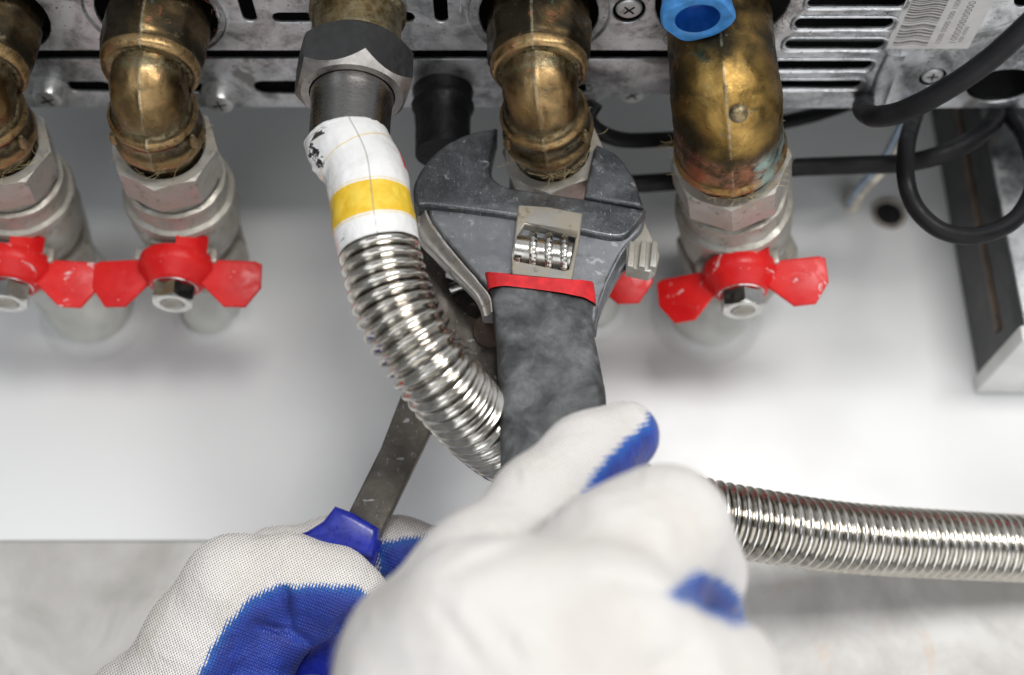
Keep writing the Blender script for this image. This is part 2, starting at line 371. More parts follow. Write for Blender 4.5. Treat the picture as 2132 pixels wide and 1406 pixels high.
# ------------------------------------------------------------------ setting: wall and panel
YW, ZP = 540.0, 314.0
I4 = Matrix.Identity(4)
def T(x, y, z): return Matrix.Translation((x, y, z))
wall = mk('wall', box(T(0, YW + 18, 150), 2400, 30, 1500), TILE); tag(wall, 'grey marbled stone wall below the white panel', 'wall', kind='structure')
zE = onY(440, 1125, YW).z
pan = mk('wall_panel', box(T(0, YW + 5, zE + 400), 2400, 10, 800, 1.2), PANEL); tag(pan, 'smooth white wall panel behind the pipes', 'wall', kind='structure')

# ------------------------------------------------------------------ boiler underside
boiler = empty('boiler', (0, 300, ZP), 'underside of a wall boiler in stained galvanised sheet steel with vent slots', 'boiler')
Mp = T(0, 0, ZP + .75)
def q(px, py): v = onZ(px, py, ZP); return (v.x, v.y)
def slot_px(x0, x1, y0, y1, clipx=None):
    a = q(x0, (y0 + y1) / 2); b = q(x1, (y0 + y1) / 2); c0 = q((x0 + x1) / 2, y0)[1]; c1 = q((x0 + x1) / 2, y1)[1]
    r = abs(c0 - c1) / 2; return stadium(a[0], b[0], (c0 + c1) / 2, r)
def rect_px(x0, x1, y0, y1):
    a, b = q((x0), (y0 + y1) / 2), q(x1, (y0 + y1) / 2); y_0, y_1 = q(x0, y0)[1], q(x0, y1)[1]; r = 1.2
    return stadium(a[0], b[0], (y_0 + y_1) / 2, abs(y_0 - y_1) / 2 * .98, 4)
yF, yG, yH, yE = -60, q(600, 106)[1], q(600, 126)[1], q(600, 226)[1]  # unseen front edge carried forward so the casing shades the wall
EX = {'a': -206.0, 'b': -139.5, 'c': 10.5, 'd': 81.5}
XS = 100.0
plate_out = [(-420, yF), (420, yF), (420, yE), (XS - 5, yE), (XS - 5, yG), (-420, yG)]
vents = [(1682, 1885, -2, 15), (1655, 1860, 38, 60), (1635, 1840, 81, 103), (1500, 1815, 126, 146), (1500, 1792, 167, 185)]
holes = [circ(EX['a'], 374, 23.5), circ(EX['b'], 374, 23.5), circ(EX['c'], 374, 23.5), circ(EX['d'], 374, 27)]
holes[3] = circ(EX['d'], 366, 26)
holes += [slot_px(*v) for v in vents[:3]] + [slot_px(v[0] + 110, v[1], v[2], v[3]) for v in vents[3:]]
for (px0, px1, py0, py1) in ((500, 530, -30, 46), (903, 932, -30, 48)):
    a, b = q(px0, 20), q(px1, 20); ya, yb = q(px0, py0)[1], q(px0, py1)[1]; r = (b[0] - a[0]) / 2; cx = (a[0] + b[0]) / 2
    st = stadium(ya, yb, cx, r); holes.append([(p[1], p[0]) for p in st][::-1])
holes += [rect_px(567, 655, 27, 48), rect_px(800, 864, 25, 48)]
c = q(1310, 22); holes.append(circ(c[0], c[1], 6.3, 7.5)); SCR1 = c
c = q(1942, 162); holes.append(circ(c[0], c[1], 5.5, 6.0)); SCR2 = c
c = q(2085, 180); holes.append(circ(c[0], c[1], 14.5, 11.5))
c = q(2140, -2); holes.append(circ(c[0], c[1], 5, 5))
pl = slab([plate_out] + holes, Mp, 1.5, .45, 2)
mk('bottom_plate', pl, GALV, boiler)
# folded lip at the rear of the plate, stamped rims round the vent slots
mk('rear_lip', box(T((XS - 5 - 420) / 2 - .2, yG - .9, ZP + 5.2), 420 + XS - 7, 1.4, 7.2, .3), GALV, boiler)
for v in vents:
    x0 = v[0] + (110 if v[2] > 120 else 0)
    lp = slot_px(x0, v[1], v[2], v[3]); cx = sum(p[0] for p in lp) / len(lp); cy = sum(p[1] for p in lp) / len(lp)
    pts = [Vector((p[0] + (1.1 if p[0] > cx else -1.1), p[1] + (1.1 if p[1] > cy else -1.1), ZP - .1)) for p in lp]; pts.append(pts[0])
    mk('vent_rim', sweep(pts, .75, 8, Vector((0, 0, 1)), (False, False)), GALV, boiler)
# rear rail with its slots, screws
rail_out = [(-420, yH), (XS - 10, yH)]
c0 = q(1222, 236)[0]; yv = q(1300, 236)[1]; ytop = q(1300, 197)[1]
arc = [(XS - 10, yE)]
ax0, ax1 = q(1225, 230)[0], q(1450, 230)[0]; axc = (ax0 + ax1) / 2
arch = [(axc + (ax1 - ax0) / 2 * math.cos(t), yE - (yE - ytop) * math.sin(t) + .0) for t in [PI * k / 20 for k in range(20 + 1)]]
arch = [(min(p[0], XS - 10.5), p[1]) for p in arch if p[0] < XS - 10.2]
rail_out = [(-420, yH), (XS - 10, yH), (XS - 10, arch[0][1])] + arch[1:] + [(-420, yE)]
rh = [slot_px(138, 232, 172, 194), slot_px(398, 432, 176, 198), slot_px(528, 640, 171, 199)]
c = q(1218, 187); rh.append(circ(c[0], c[1], 3.2))
mk('rear_rail', slab([rail_out] + rh, T(0, 0, ZP + 1.2), 1.5, .3, 2), RAIL, boiler)
# casing above (steel box); added black sheets paint the shade inside
cas = []
for cx, cy, sx, sy in ((0, yF + 1, 840, 2), (0, yE - 6, 840, 2), (-421, (yF + yE) / 2 - 3, 2, yE - yF - 8), (421, (yF + yE) / 2 - 3, 2, yE - yF - 8)):
    cas.append(box(T(cx, cy, ZP + (188 if cy > yE - 10 else 152)), sx, sy, 228 if cy > yE - 10 else 300))
mk('casing', join(*cas), GALV, boiler)
xa_ = ax0 - 1
mk('inner_shade', join(box(T(0, (yF + yE) / 2 - 4, ZP + 34), 836, yE - yF - 8, 2), box(T((-416 + xa_) / 2, yE - 4, ZP + 18), xa_ + 416, 1.5, 31), box(T((XS - 4 + 416) / 2, yE - 4, ZP + 18), 416 - XS + 4, 1.5, 31),
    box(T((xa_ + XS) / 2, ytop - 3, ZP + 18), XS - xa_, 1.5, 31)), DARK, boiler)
# slanting stamped crease and raised pad on the right
cr = [Vector((*q(1868, 112), ZP - .3)), Vector((*q(1846, 150), ZP - .5)), Vector((*q(1820, 225), ZP - .4))]
mk('stamped_crease', sweep(catmull(cr, 8), lambda s, L: (4.2, 1.0), 14, Vector((1, 0, 0))), RAIL, boiler)
def emboss(px, py, rx, ry, h=.8):
    x, y = q(px, py); prof = [(1., 0), (.93, -h), (0.9, -h * 1.02)]
    return x, y
for px, py, sz in ((455, 30, 5), (960, 20, 4)):
    x, y = q(px, py)
    mk('stamped_dimple', sweep([Vector((x, y - 5, ZP)), Vector((x, y, ZP - .4)), Vector((x, y + 5, ZP))], lambda s, L: 1.1 * math.sin(PI * (s / L * .98 + .01)) + .02, 10), GALV, boiler)
# a stamped bow round each outlet hole
for k, r in (('b', 27.5), ('c', 28)):
    pts = [Vector((EX[k] + r * math.cos(t), 372 + r * math.sin(t) * .95, ZP + .1)) for t in [2 * PI * i / 60 for i in range(61)] if 372 + r * math.sin(t) * .95 < yG - 1]
    segs = []; cur = [pts[0]]
    for a in pts[1:]:
        if (a - cur[-1]).length > 8: segs.append(cur); cur = [a]
        else: cur.append(a)
    segs.append(cur)
    mk('stamped_ring', join(*[sweep(sg, lambda s, L: (1.4, .7), 8, Vector((0, 0, 1))) for sg in segs if len(sg) > 3]), GALV, boiler)

def screw(x, y, z, r=5.6, h=4.2, tilt=(0, 0, -1), parent=boiler, mat=ZINC, slotw=.8, name='screw', washer=True):
    M = frame((x, y, z), tilt)
    prof = [(r * .98, -1), (r, 0), (r, h * .7), (r * .9, h * .93), (r * .75, h), (.01, h * 1.0)]
    s = mk(name, xf(lathe(prof, 36, (True, False)), M), mat, parent)
    a = random.uniform(0, 1.2)
    Mc = M @ Matrix.Rotation(a, 4, 'Z')
    mk('cross_recess', xf(join(box(T(0, 0, h - .25), r * 1.05, slotw, .8), box(T(0, 0, h - .24), slotw, r * 1.05, .8)), Mc), DARK, s)
    if washer: mk('washer', xf(lathe([(r * 1.35, -.9), (r * 1.35, .1), (r * .99, .1)], 32, (False, False)), M), mat, s)
    return s
x, y = q(104, 186); screw(x, y, ZP + .3, 6.4, 6.5)
x, y = q(460, 196); screw(x, y, ZP + .3, 6.2, 6.5)
screw(SCR1[0], SCR1[1], ZP + 2.5, 5.2, 2.5, washer=False)
screw(SCR2[0], SCR2[1], ZP + 2.5, 4.4, 2.3, washer=False)
x, y = q(1322, 196); screw(x, y + 8, ZP + 9, 6.5, 4.0)
# sticker with bar code
def sq(px, py): v = onZ(px, py, ZP - .25); return v
sx0, sx1 = sq(1843, 100).x, sq(2040, 100).x; sy0, sy1 = 300, sq(1843, 102).y
sxR = sx0 + 34
def srect(x0, x1, y0, y1, z, t=.1): return box(T((x0 + x1) / 2, (y0 + y1) / 2, z), x1 - x0, y1 - y0, t)
stk = mk('sticker', srect(sx0, sxR, sy0, sy1, ZP - .12, .2), STICK, boiler)
bars = []; yy = sy1 - 3.0; rnd = random.Random(3)
while yy > sy0 + 20:
    wv = rnd.choice((.35, .35, .6, .9)); n = 12; x0, x1 = sx0 + 2.4, sx0 + 16.5
    V, Fs = [], []
    for i in range(n + 1):
        t = i / n; xx = x0 + (x1 - x0) * t; wob = .55 * math.sin(t * 7.5 + yy * .05)
        V += [Vector((xx, yy + wob, ZP - .26)), Vector((xx, yy + wv + wob, ZP - .26))]
        if i: Fs.append((2 * i - 2, 2 * i - 1, 2 * i + 1, 2 * i))
    bars.append((V, Fs)); yy -= wv + rnd.choice((.3, .45, .7))
mk('bar_code', join(*bars), INK, stk)
def text_mesh(txt, size):
    cu = bpy.data.curves.new('tmp', 'FONT'); cu.body = txt; cu.size = size; cu.resolution_u = 2
    o = bpy.data.objects.new('tmp', cu); me = bpy.data.meshes.new_from_object(o)
    V = [v.co.copy() for v in me.vertices]; Fs = [tuple(p.vertices) for p in me.polygons]
    bpy.data.objects.remove(o); return V, Fs
for txt, size, x, ys in (('1000 0000 000 1000', 3.3, 20.2, sy1 - 3), ('1000000000001', 4.3, 25.6, sy1 - 3), ('000 0000', 2.6, 29.2, sy1 - 4)):
    Mt = Matrix(((0, 1, 0, 0), (-1, 0, 0, 0), (0, 0, -1, 0), (0, 0, 0, 1))); Mt = Matrix(((0, 1, 0, sx0 + x - 1), (-1, 0, 0, ys), (0, 0, 1, ZP - .26), (0, 0, 0, 1)))
    mk('printed_number', xf(text_mesh(txt, size), Mt), INK, stk)

# ------------------------------------------------------------------ brass elbows
def hairs(parent, centre, rad, n, seed, axis=Vector((0, 1, 0)), spread=1.0, mat=HEMP):
    rn = random.Random(seed); out = []
    M = frame(centre, axis)
    for _ in range(n):
        a = rn.uniform(PI * 0, 2 * PI); r = rad * rn.uniform(.98, 1.02); p = Vector((r * math.cos(a), r * math.sin(a), rn.uniform(-2, 2)))
        d = Vector((-math.sin(a), math.cos(a), rn.uniform(-.4, .4))) * rn.choice((-1, 1)); o = Vector((math.cos(a), math.sin(a), 0))
        pts = [p]; stepl = rn.uniform(.8, 1.8)
        for k in range(rn.randint(4, 8)):
            d = (d + Vector((rn.gauss(0, .35), rn.gauss(0, .35), rn.gauss(0, .35))) + o * .08).normalized()
            p = p + d * stepl; rr = math.hypot(p.x, p.y)
            if rr < rad * 1.005: p = Vector((p.x * rad * 1.006 / rr, p.y * rad * 1.006 / rr, p.z))
            pts.append(p)
        out.append(sweep([M @ v for v in pts], rn.uniform(.05, .11), 4, Vector((0, .3, 1))))
    h = mk('hemp_fibres', join(*out), mat, parent); h['kind'] = 'stuff'; return h
def elbow(k, x0, label, R=14.2, Y0=376, Z0=278, yaw=0, br=9.0, vert=None, horiz=None, mat=BRASS, seed=1, tilt=0):
    Mz = T(x0, Y0, Z0) @ Matrix.Rotation(R_(-yaw), 4, 'Z')
    root = empty('pipe_elbow', (x0, Y0, Z0), label, 'elbow', 'brass elbows under the boiler')
    st = []                                            # (pos, tangent, radius, facet)
    for z, r, fc in vert: st.append((Vector((0, 0, z)), Vector((0, 0, -1)), r, fc))
    for i in range(0, 15):
        a = PI / 2 * i / 14
        st.append((Vector((0, br - br * math.cos(a), br - br * math.sin(a))), Vector((0, math.sin(a), -math.cos(a))), R * (1 + .03 * math.sin(2 * a)), 0))
    for y, r, fc in horiz: st.append((Vector((0, y, 0)), Vector((0, 1, 0)), r, fc))
    # refine between stations
    fine = []
    for a, b in zip(st, st[1:]):
        n = max(1, int((a[0] - b[0]).length / 1.3))
        for i in range(n):
            t = i / n; fine.append((a[0].lerp(b[0], t), a[1].lerp(b[1], t).normalized(), a[2] + (b[2] - a[2]) * t, a[3] + (b[3] - a[3]) * t))
    fine.append(st[-1])
    seg = 96; rings = []; uvs = []
    rad_ = [f_[2] for f_ in fine]; cvx = [rad_[i] - sum(rad_[max(0, i - 4):i + 5]) / len(rad_[max(0, i - 4):i + 5]) for i in range(len(rad_))]
    for kk, (p, t, r, fc) in enumerate(fine):
        xx = Vector((1, 0, 0)); yy = t.cross(xx)
        ring = []
        for j in range(seg):
            ph = 2 * PI * j / seg
            # outer side of the bend (towards camera and down)
            o = xx * math.cos(ph) + yy * math.sin(ph)
            outer = Vector((0, -1, 0)) if t.z < -.99 else (Vector((0, 0, -1)) if t.y > .99 else Vector((0, t.z, -t.y)))
            dang = math.acos(max(-1, min(1, o.dot(outer))))
            rr = r
            if fc: rr = r * (1 - fc) + fc * min(r * 1.03, r * .965 / math.cos(((ph) % (PI / 4)) - PI / 8))
            v = p + o * rr
            n1 = nz(v + Vector((seed * 37, 0, 0)), .16) * .45 + nz(v + Vector((seed * 17, 5, 0)), .55) * .18
            sdist = dang * rr; seam = .45 * math.exp(-(dang * rr / .8) ** 2)
            ring.append(Mz @ (v + o * (n1 + seam))); uvs.append((sdist, cvx[kk]))
        rings.append(ring)
    mk('elbow_body', rings_mesh(rings, uv=uvs), mat, root, sharp=60)
    return root, Mz
V_STD = [(52, 19.6, .9), (33, 19.8, .9), (31.5, 20.3, .9), (22, 20.0, .9), (16, 19.4, .9), (14.6, 18.6, .2), (13.6, 18.9, 0), (11.0, 18.6, 0), (8.6, 17.2, 0), (6.6, 15.2, 0), (5.0, 14.4, 0)]
V_STD = [s for s in V_STD if s[0] > 9.0] + [(9.3, 17.6, 0)]
H_STD = [(10, 15.6, 0), (11.5, 17.2, 0), (13.2, 17.3, 0), (15, 16.2, 0), (17.5, 16.3, .3), (21, 17.6, .3), (24, 18.2, 0), (26, 18.0, 0), (27.5, 16.4, 0), (29, 15.6, 0), (46, 15.2, 0)]
def lugs(root, Mz, R, y=19):
    for a in (-62, 62):
        v = Vector((math.sin(R_(a)) * R, y, -math.cos(R_(a)) * R))
        p0 = Mz @ (v * 1.0 + Vector((0, -3.5, 0))); p1 = Mz @ (v + Vector((0, 4.5, 0)))
        mk('lug', sweep([p0, (p0 + p1) / 2, p1], lambda s, L: 1.0 + 1.1 * math.sin(PI * (s / L * .96 + .02)), 12, Vector((0, 0, 1))), BRASS, root)
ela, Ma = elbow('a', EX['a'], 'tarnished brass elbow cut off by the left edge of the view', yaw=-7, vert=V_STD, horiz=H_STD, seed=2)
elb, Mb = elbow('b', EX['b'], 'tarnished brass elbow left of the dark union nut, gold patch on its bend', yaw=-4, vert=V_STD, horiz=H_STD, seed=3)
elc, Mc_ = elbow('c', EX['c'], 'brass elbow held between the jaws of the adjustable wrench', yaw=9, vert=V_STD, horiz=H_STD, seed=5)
V_BIG = [(60, 20.6, 0), (40, 20.6, 0), (20, 20.6, 0), (14, 20.6, 0)]
H_BIG = [(13, 20.8, 0), (16, 21.2, 0), (20, 21.4, 0), (24, 21.2, 0), (26, 22.2, 0), (28.5, 22.4, 0), (30, 21.0, 0), (31, 18.6, 0), (48, 18.4, 0)]
eld, Md = elbow('d', EX['d'], 'large smooth brass elbow with copper coloured patch beside the blue cap', R=20.6, Z0=272, yaw=11.5, br=12.5, vert=V_BIG, horiz=H_BIG, mat=BRASS_B, seed=9)
# a little nub beside the seam of the large elbow
nb = Md @ Vector((4.2, -13.2, -13.2)); mk('nub', xf(lathe([(3.6, -1.5), (3.1, .3), (2.4, .9), (1.2, 1.4), (.01, 1.5)], 20, (True, False)), frame(nb, Vector((.15, -1, -1)))), BRASS_B, eld)
for r_, M_ in ((ela, Ma), (elb, Mb), (elc, Mc_)): lugs(r_, M_, 17.2)
hairs(ela, Ma @ Vector((0, 31, 0)), 16.6, 40, 1); hairs(elb, Mb @ Vector((0, 31, 0)), 16.4, 40, 2)
hairs(elc, Mc_ @ Vector((0, 31, 0)), 16.6, 80, 3); hairs(eld, Md @ Vector((0, 31.5, 0)), 21.5, 110, 4)
hairs(eld, Vector((EX['d'] + 2, 374, ZP - 2)), 22, 40, 6, Vector((0, 0, 1)), mat=BLACK)
hairs(elb, Vector((EX['b'] + 1, 374, ZP - 1)), 21, 24, 8, Vector((0, 0, 1)), mat=simple('red_fibre', (.2, .06, .03), .7))

# ------------------------------------------------------------------ ball valves
def valve(M, label, red, R=19, axisdrop=0, rotz=0, pipe_to=None, pipeR=14.3, hexapo=19.9, y0=34, stem=33, scuffmat=None, boss=True):
    """M: elbow frame (Y along pipe, -Z down)"""
    hub = M @ Vector((0, min(y0, 36) + 50, -stem))
    root = empty('ball_valve', hub, label, 'valve', 'ball valves with red butterfly handles')
    Ay = frame(M @ Vector((0, 0, 0)), M.to_3x3() @ Vector((0, 1, 0)), M.to_3x3() @ Vector((1, 0, 0)))
    mk('inlet_nut', xf(hexnut(hexapo + .3, y0, y0 + 17.5, 1.5, .9, hole=hexapo - 3.2, rot=PI / 2 + .06, sides=8), Ay), NICK, root, 30)
    mk('inlet_bore', xf(lathe([(hexapo - 3.2, y0 + .3), (hexapo - 3.5, y0 + 1.6), (hexapo - 4.8, y0 + 3), (hexapo - 5, y0 + 8)], 40, (False, False)), Ay), NICK_D, root)
    prof = [(17.5, y0 + 17), (R * .98, y0 + 20), (R * 1.0, y0 + 26), (R * 1.13, y0 + 32), (R * 1.22, y0 + 40), (R * 1.25, y0 + 50), (R * 1.20, y0 + 60), (R * 1.06, y0 + 68), (R * 1.0, y0 + 72)]
    body = xf(lathe(prof, 64), Ay)
    rib1 = xf(lathe([(R * 1.03, y0 + 22.5), (R * 1.13, y0 + 23.2), (R * 1.13, y0 + 25.4), (R * 1.03, y0 + 26)], 64, (False, False)), Ay)
    rib2 = xf(lathe([(R * 1.14, y0 + 33), (R * 1.25, y0 + 34), (R * 1.27, y0 + 36.5), (R * 1.2, y0 + 37)], 64, (False, False)), Ay)
    mk('valve_body', rough_up(join(body, rib1, rib2), .5, .15, .2, .6), NICK_D, root)
    mk('outlet_nut', xf(hexnut(hexapo * 1.08, y0 + 71, y0 + 88, 2, 2, rot=.2), Ay), NICK_D, root, 30)
    Z = frame(hub, M.to_3x3() @ Vector((0, 0, -1)), M.to_3x3() @ Vector((1, 0, 0)))      # z down
    Z = Z @ Matrix.Rotation(R_(rotz), 4, 'Z')
    mk('stem_boss', join(xf(lathe([(11.5, -26), (11.2, -14), (10.4, -9), (10, -4)], 40), Z), box(Z @ T(0, 0, -16.5), 21, 19, 14, 1.5)), NICK_D, root)
    mk('stop_bar', join(box(Z @ T(-14.5, 1, -8), 7.5, 6.5, 6.5, 1.4), box(Z @ T(15, 1, -7), 5.5, 6.5, 7, 1.4), box(Z @ T(0, 2, -9.5), 28, 5, 4, .8)), NICK, root)
    # butterfly handle: flanged hub, two wings, stop tab
    hubm = xf(lathe([(8.5, -6.8), (14.6, -6.8), (15.8, -6.2), (16.2, -5.2), (16.2, -.8), (15.6, .6), (14.8, 1.4), (12.0, 5.2), (10.6, 6.6), (9.9, 6.9), (5, 6.6)], 56, (False, True)), Z)
    parts = [hubm]
    th = 2.6
    for s in (-1, 1):
        Wp = [(13.0, -5.6), (33.5, -6.2), (36.2, -5.0), (36.6, 5.5), (30.5, 14.5), (21.5, 14.8), (11.2, 5.5), (9.5, 2.0)]
        lp = [(s * a, b) for a, b in Wp]
        if s < 0: lp = lp[::-1]
        Wm = Z @ Matrix.Rotation(R_(-14 if s > 0 else 14) * .6, 4, 'Z')
        # plate frame: x = along wing, y = down (valve z), normal towards the camera
        Pm = Wm @ Matrix(((1, 0, 0, 0), (0, -.22, .975, 3.0), (0, .975, .22, 0), (0, 0, 0, 1)))
        # wing faces the front of the valve (local +y of Z frame is towards the wall or camera)
        parts.append(slab([lp], Pm, th, .7, 2))
    hd = mk('handle', join(*parts), red, root, 40)
    tabring = []
    for h in (-6.5, -15.0):
        pass
    arcp = []
    a0, a1 = R_(-80) + 0, R_(-28)
    V, Fs = [], []
    n = 8
    for i in range(n + 1):
        a = a0 + (a1 - a0) * i / n
        for r, h in ((16.1, -1), (16.1, -13.5), (13.6, -13.5), (13.6, -1)):
            V.append(Z @ Vector((r * math.cos(a), FS * r * math.sin(-a) * -1 if False else FS * r * abs(math.sin(a)), h)))
    for i in range(n):
        for j in range(4): Fs.append((i * 4 + j, i * 4 + (j + 1) % 4, (i + 1) * 4 + (j + 1) % 4, (i + 1) * 4 + j))
    Fs += [(0, 1, 2, 3), tuple(n * 4 + j for j in (3, 2, 1, 0))]
    mk('stop_tab', (V, Fs), red, hd)
    nut = mk('nut', join(xf(hexnut(8.3, 5.5, 14.8, 0, 1.6, hole=5.2, rot=.25), Z), xf(lathe([(9.9, 5.2), (10.6, 6.2), (9.4, 7.2)], 40, (False, False)), Z)), CHROME, root, 30)
    mk('stem_end', xf(lathe([(5.15, 12), (5.15, 14.5), (4.6, 15.3), (.01, 15.4)], 32, (True, False)), Z), NICK, nut)
    e0 = Ay @ Vector((0, 0, y0 + 84)); e1 = Vector(pipe_to)
    d = (e1 - e0)
    pts = catmull([e0, e0 + Vector((0, d.length * .35, -1)), e1, e1 + Vector((0, 14, 0))], 8)
    mk('supply_pipe', rough_up(sweep(pts, pipeR, 40, Vector((1, 0, 0))), .7, .05), PIPE, root)
    mk('wall_collar', xf(lathe([(pipeR * .98, 5), (pipeR * 1.03, 2.6), (pipeR * 1.12, 1.0), (pipeR * 1.3, .1), (pipeR * 1.5, -.3)], 48, (False, False)), frame(e1 + Vector((0, YW - e1.y - .1, 0)), Vector((0, -1, 0)))), CAULK, root)
    return root
FS = 1
def wpt(px, py): return onY(px, py, YW)
valve(Ma, 'ball valve at the left edge, red handle with white scuffs partly out of view', RED_S, rotz=5, pipe_to=wpt(200, 650), pipeR=20)
valve(Mb, 'second ball valve from the left, white drip on the right wing of its red handle', RED, rotz=4, pipe_to=wpt(440, 652), pipeR=14.3)
valve(Mc_, 'ball valve mostly hidden behind the adjustable wrench, one red wing showing', RED_C, rotz=1, y0=38, hexapo=19.0, pipe_to=wpt(1230, 640), pipeR=14.3)
valve(Md, 'rightmost ball valve under the large brass elbow, red handle turned at an angle', RED_S, R=20, rotz=7, pipe_to=wpt(1470, 655), pipeR=20, hexapo=22.2, y0=36, stem=30)

# ------------------------------------------------------------------ flexible gas hose
hx, hy = -60.3, 372.0
hose = empty('flexible_hose', (hx, hy, 262), 'corrugated stainless steel hose with white and yellow label curving behind the wrench', 'hose')
Dn = frame((hx, hy, ZP), Vector((0, 0, -1)))
boss = mk('brass_outlet', join(xf(lathe([(19, -18), (19, 2), (17.4, 3), (17.2, 16.5), (17.9, 17.2), (17.9, 18.6), (17.0, 19), (17.0, 24)], 56), Dn), slab([stadium(hx - 33, hx + 33, hy - 21, 10)], T(0, 0, ZP - 1.6), 3.0, .7)), BOSS, boiler)
for s in (-1, 1): screw(hx + s * 25.5, hy - 21, ZP - 3.0, 4.6, 3.0, washer=False, parent=boss)
h0, h1 = 20.5, 40.0
nut_ = hexnut(20.4, h0, h1, 3.4, 4.4, hole=16.2, rot=R_(12), k=1.05); n_ = 60
mk('union_nut', xf(rings_mesh([nut_[0][i * n_:(i + 1) * n_] for i in (0, 1, 2, 3)], caps=(False, False)), Dn), NUT, hose, 25)
mk('nut_face', xf(rings_mesh([nut_[0][i * n_:(i + 1) * n_] for i in (3, 4, 5)] + [[Vector((v.x, v.y, h1 - 4)) for v in nut_[0][5 * n_:6 * n_]]], caps=(False, False)), Dn), NUTF, hose, 25)
mk('sleeve', xf(lathe([(15.6, h1 - 5), (15.7, h1 + 2), (15.4, h1 + 3), (15.0, h1 + 8), (14.8, h1 + 26)], 64), Dn), SLEEVE, hose)
hp = [Vector((hx, hy, 256.5)), Vector((hx, hy, 252)), P(762, 370, 437), P(785, 500, 427), P(822, 640, 420), P(893, 757, 418), P(972, 855, 430), P(1066, 936, 452), P(1230, 1012, 466), P(1420, 1062, 472), P(1600, 1097, 480), P(1800, 1123, 496), P(2132, 1142, 520), P(2330, 1152, 530)]
cp = catmull(hp, 16)
cp, Lh = resample(cp, 1.0)
zl = 0
lab_i = min(range(len(cp)), key=lambda i: abs(proj(cp[i])[1] - 519))
def lab_r(s, L): return 14.9 + .25 * math.sin(s * .35) - .4 * (s > 50)
lv = sweep(cp[2:lab_i + 1], lab_r, 96, Vector((1, 0, 0)), (False, False))
V = []
for v, u in zip(lv[0], lv[2]):
    c0 = cp[2 + min(len(cp) - 3, int(round(u[1])))]
    o = (v - c0).normalized(); am = .35 * nz(v, .12) + .18 * nz(v, .4)
    bl = math.exp(-((u[0] - .47) * 92 / 5.5) ** 2 - ((u[1] - 7) / 6) ** 2)
    V.append(v + o * (am + 2.2 * bl * (.6 + .8 * nz(v, .35))))
# ragged top edge
nseg = 96
for j in range(nseg):
    V[j] = V[j] + Vector((0, 0, -2.2 + 1.3 * nz(Vector((j * .35, 0, 0)), 1) + 1.5 * math.sin(j / 96 * 6.28 + 2.4)))
lb = mk('label_wrap', (V, lv[1], lv[2]), LABEL, hose, 80)
so = lb.modifiers.new('thick', 'SOLIDIFY'); so.thickness = .0003; so.offset = -1
PIT = 4.4
def corr(s, L):
    t = (s % PIT) / PIT
    c = .5 + .5 * math.cos(2 * PI * t)
    e = .45 + 1.6 * math.exp(-((s - 75) / 32) ** 2) + .2 * (s > 130)
    return 12.2 + 2.5 * c ** e
fine, _ = resample(cp[lab_i - 3:], .36)
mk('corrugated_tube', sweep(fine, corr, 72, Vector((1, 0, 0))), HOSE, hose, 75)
mk('bent_tail', rough_up(xf(lathe([(.01, 0), (1.6, .3), (1.7, 1.2), (.01, 1.6)], 14, (False, False)), frame(cp[lab_i] + Vector((-15, 0, -1)), (-1, 0, 0))), .2, .5), HOSE, hose)

# ------------------------------------------------------------------ black rubber stub
rb = empty('rubber_connector', P(925, 200, 470), 'black rubber pipe connector hanging from the boiler behind the wrench', 'connector')
def zdown(px, py, Y): return onY(px, py, Y)
yb = 424
a0 = zdown(922, 168, yb); xr = a0.x
zt, zb_ = a0.z, zdown(922, 470, yb).z
prof = [(10, 0), (14.2, .2), (15.2, 1.5), (15.0, 3.2), (13.4, 5), (13.2, 9), (13.0, 13), (12.2, 17), (12.6, 18.5), (13.4, 19.6), (13.0, 21.2), (11.9, 23), (11.7, 30), (11.5, 44)]
mk('stub', rough_up(xf(lathe(prof, 64), frame((xr, yb, zt + 6), Vector((.02, .0, -1)))), .4, .15, .15, .5), BLACK, rb, 50)
mk('neck', xf(lathe([(10.5, -16), (10.5, 2)], 32), frame((xr, yb, zt + 6), Vector((0, 0, -1)))), DARK, rb)

# ------------------------------------------------------------------ blue cap
cp0 = P(1450, 38, 432)
cap = empty('plastic_cap', cp0, 'pale blue plastic plug cap in front of the large brass elbow', 'cap')
cax = Vector((0.02, .06, -1)).normalized()
Cm = frame(P(1452, 37, 436), cax)
V = []
def capring(r, h, nn=72):
    return [Cm @ Vector((rr * math.cos(a), rr * math.sin(a) * .96, h)) for a in [2 * PI * j / nn for j in range(nn)] for rr in [r * (1 + .045 * math.cos(4 * a + .6) + .02 * math.cos(7 * a))]]
def cring(r, h, nn=72): return [Cm @ Vector((r * math.cos(a), r * math.sin(a), h)) for a in [2 * PI * j / nn for j in range(nn)]]
mk('cap_rim', rings_mesh([capring(11.6, -14), capring(12.4, -6), capring(13.2, -2), capring(13.2, 0), capring(12.5, 1.1), cring(9.2, 1.2), cring(8.2, .5)], caps=(True, False)), CAPB, cap, 50)
mk('cap_recess', rings_mesh([cring(8.2, .5), cring(7.7, -3), cring(6.8, -9), cring(6.0, -10)], caps=(False, True)), CAPIN, cap, 50)

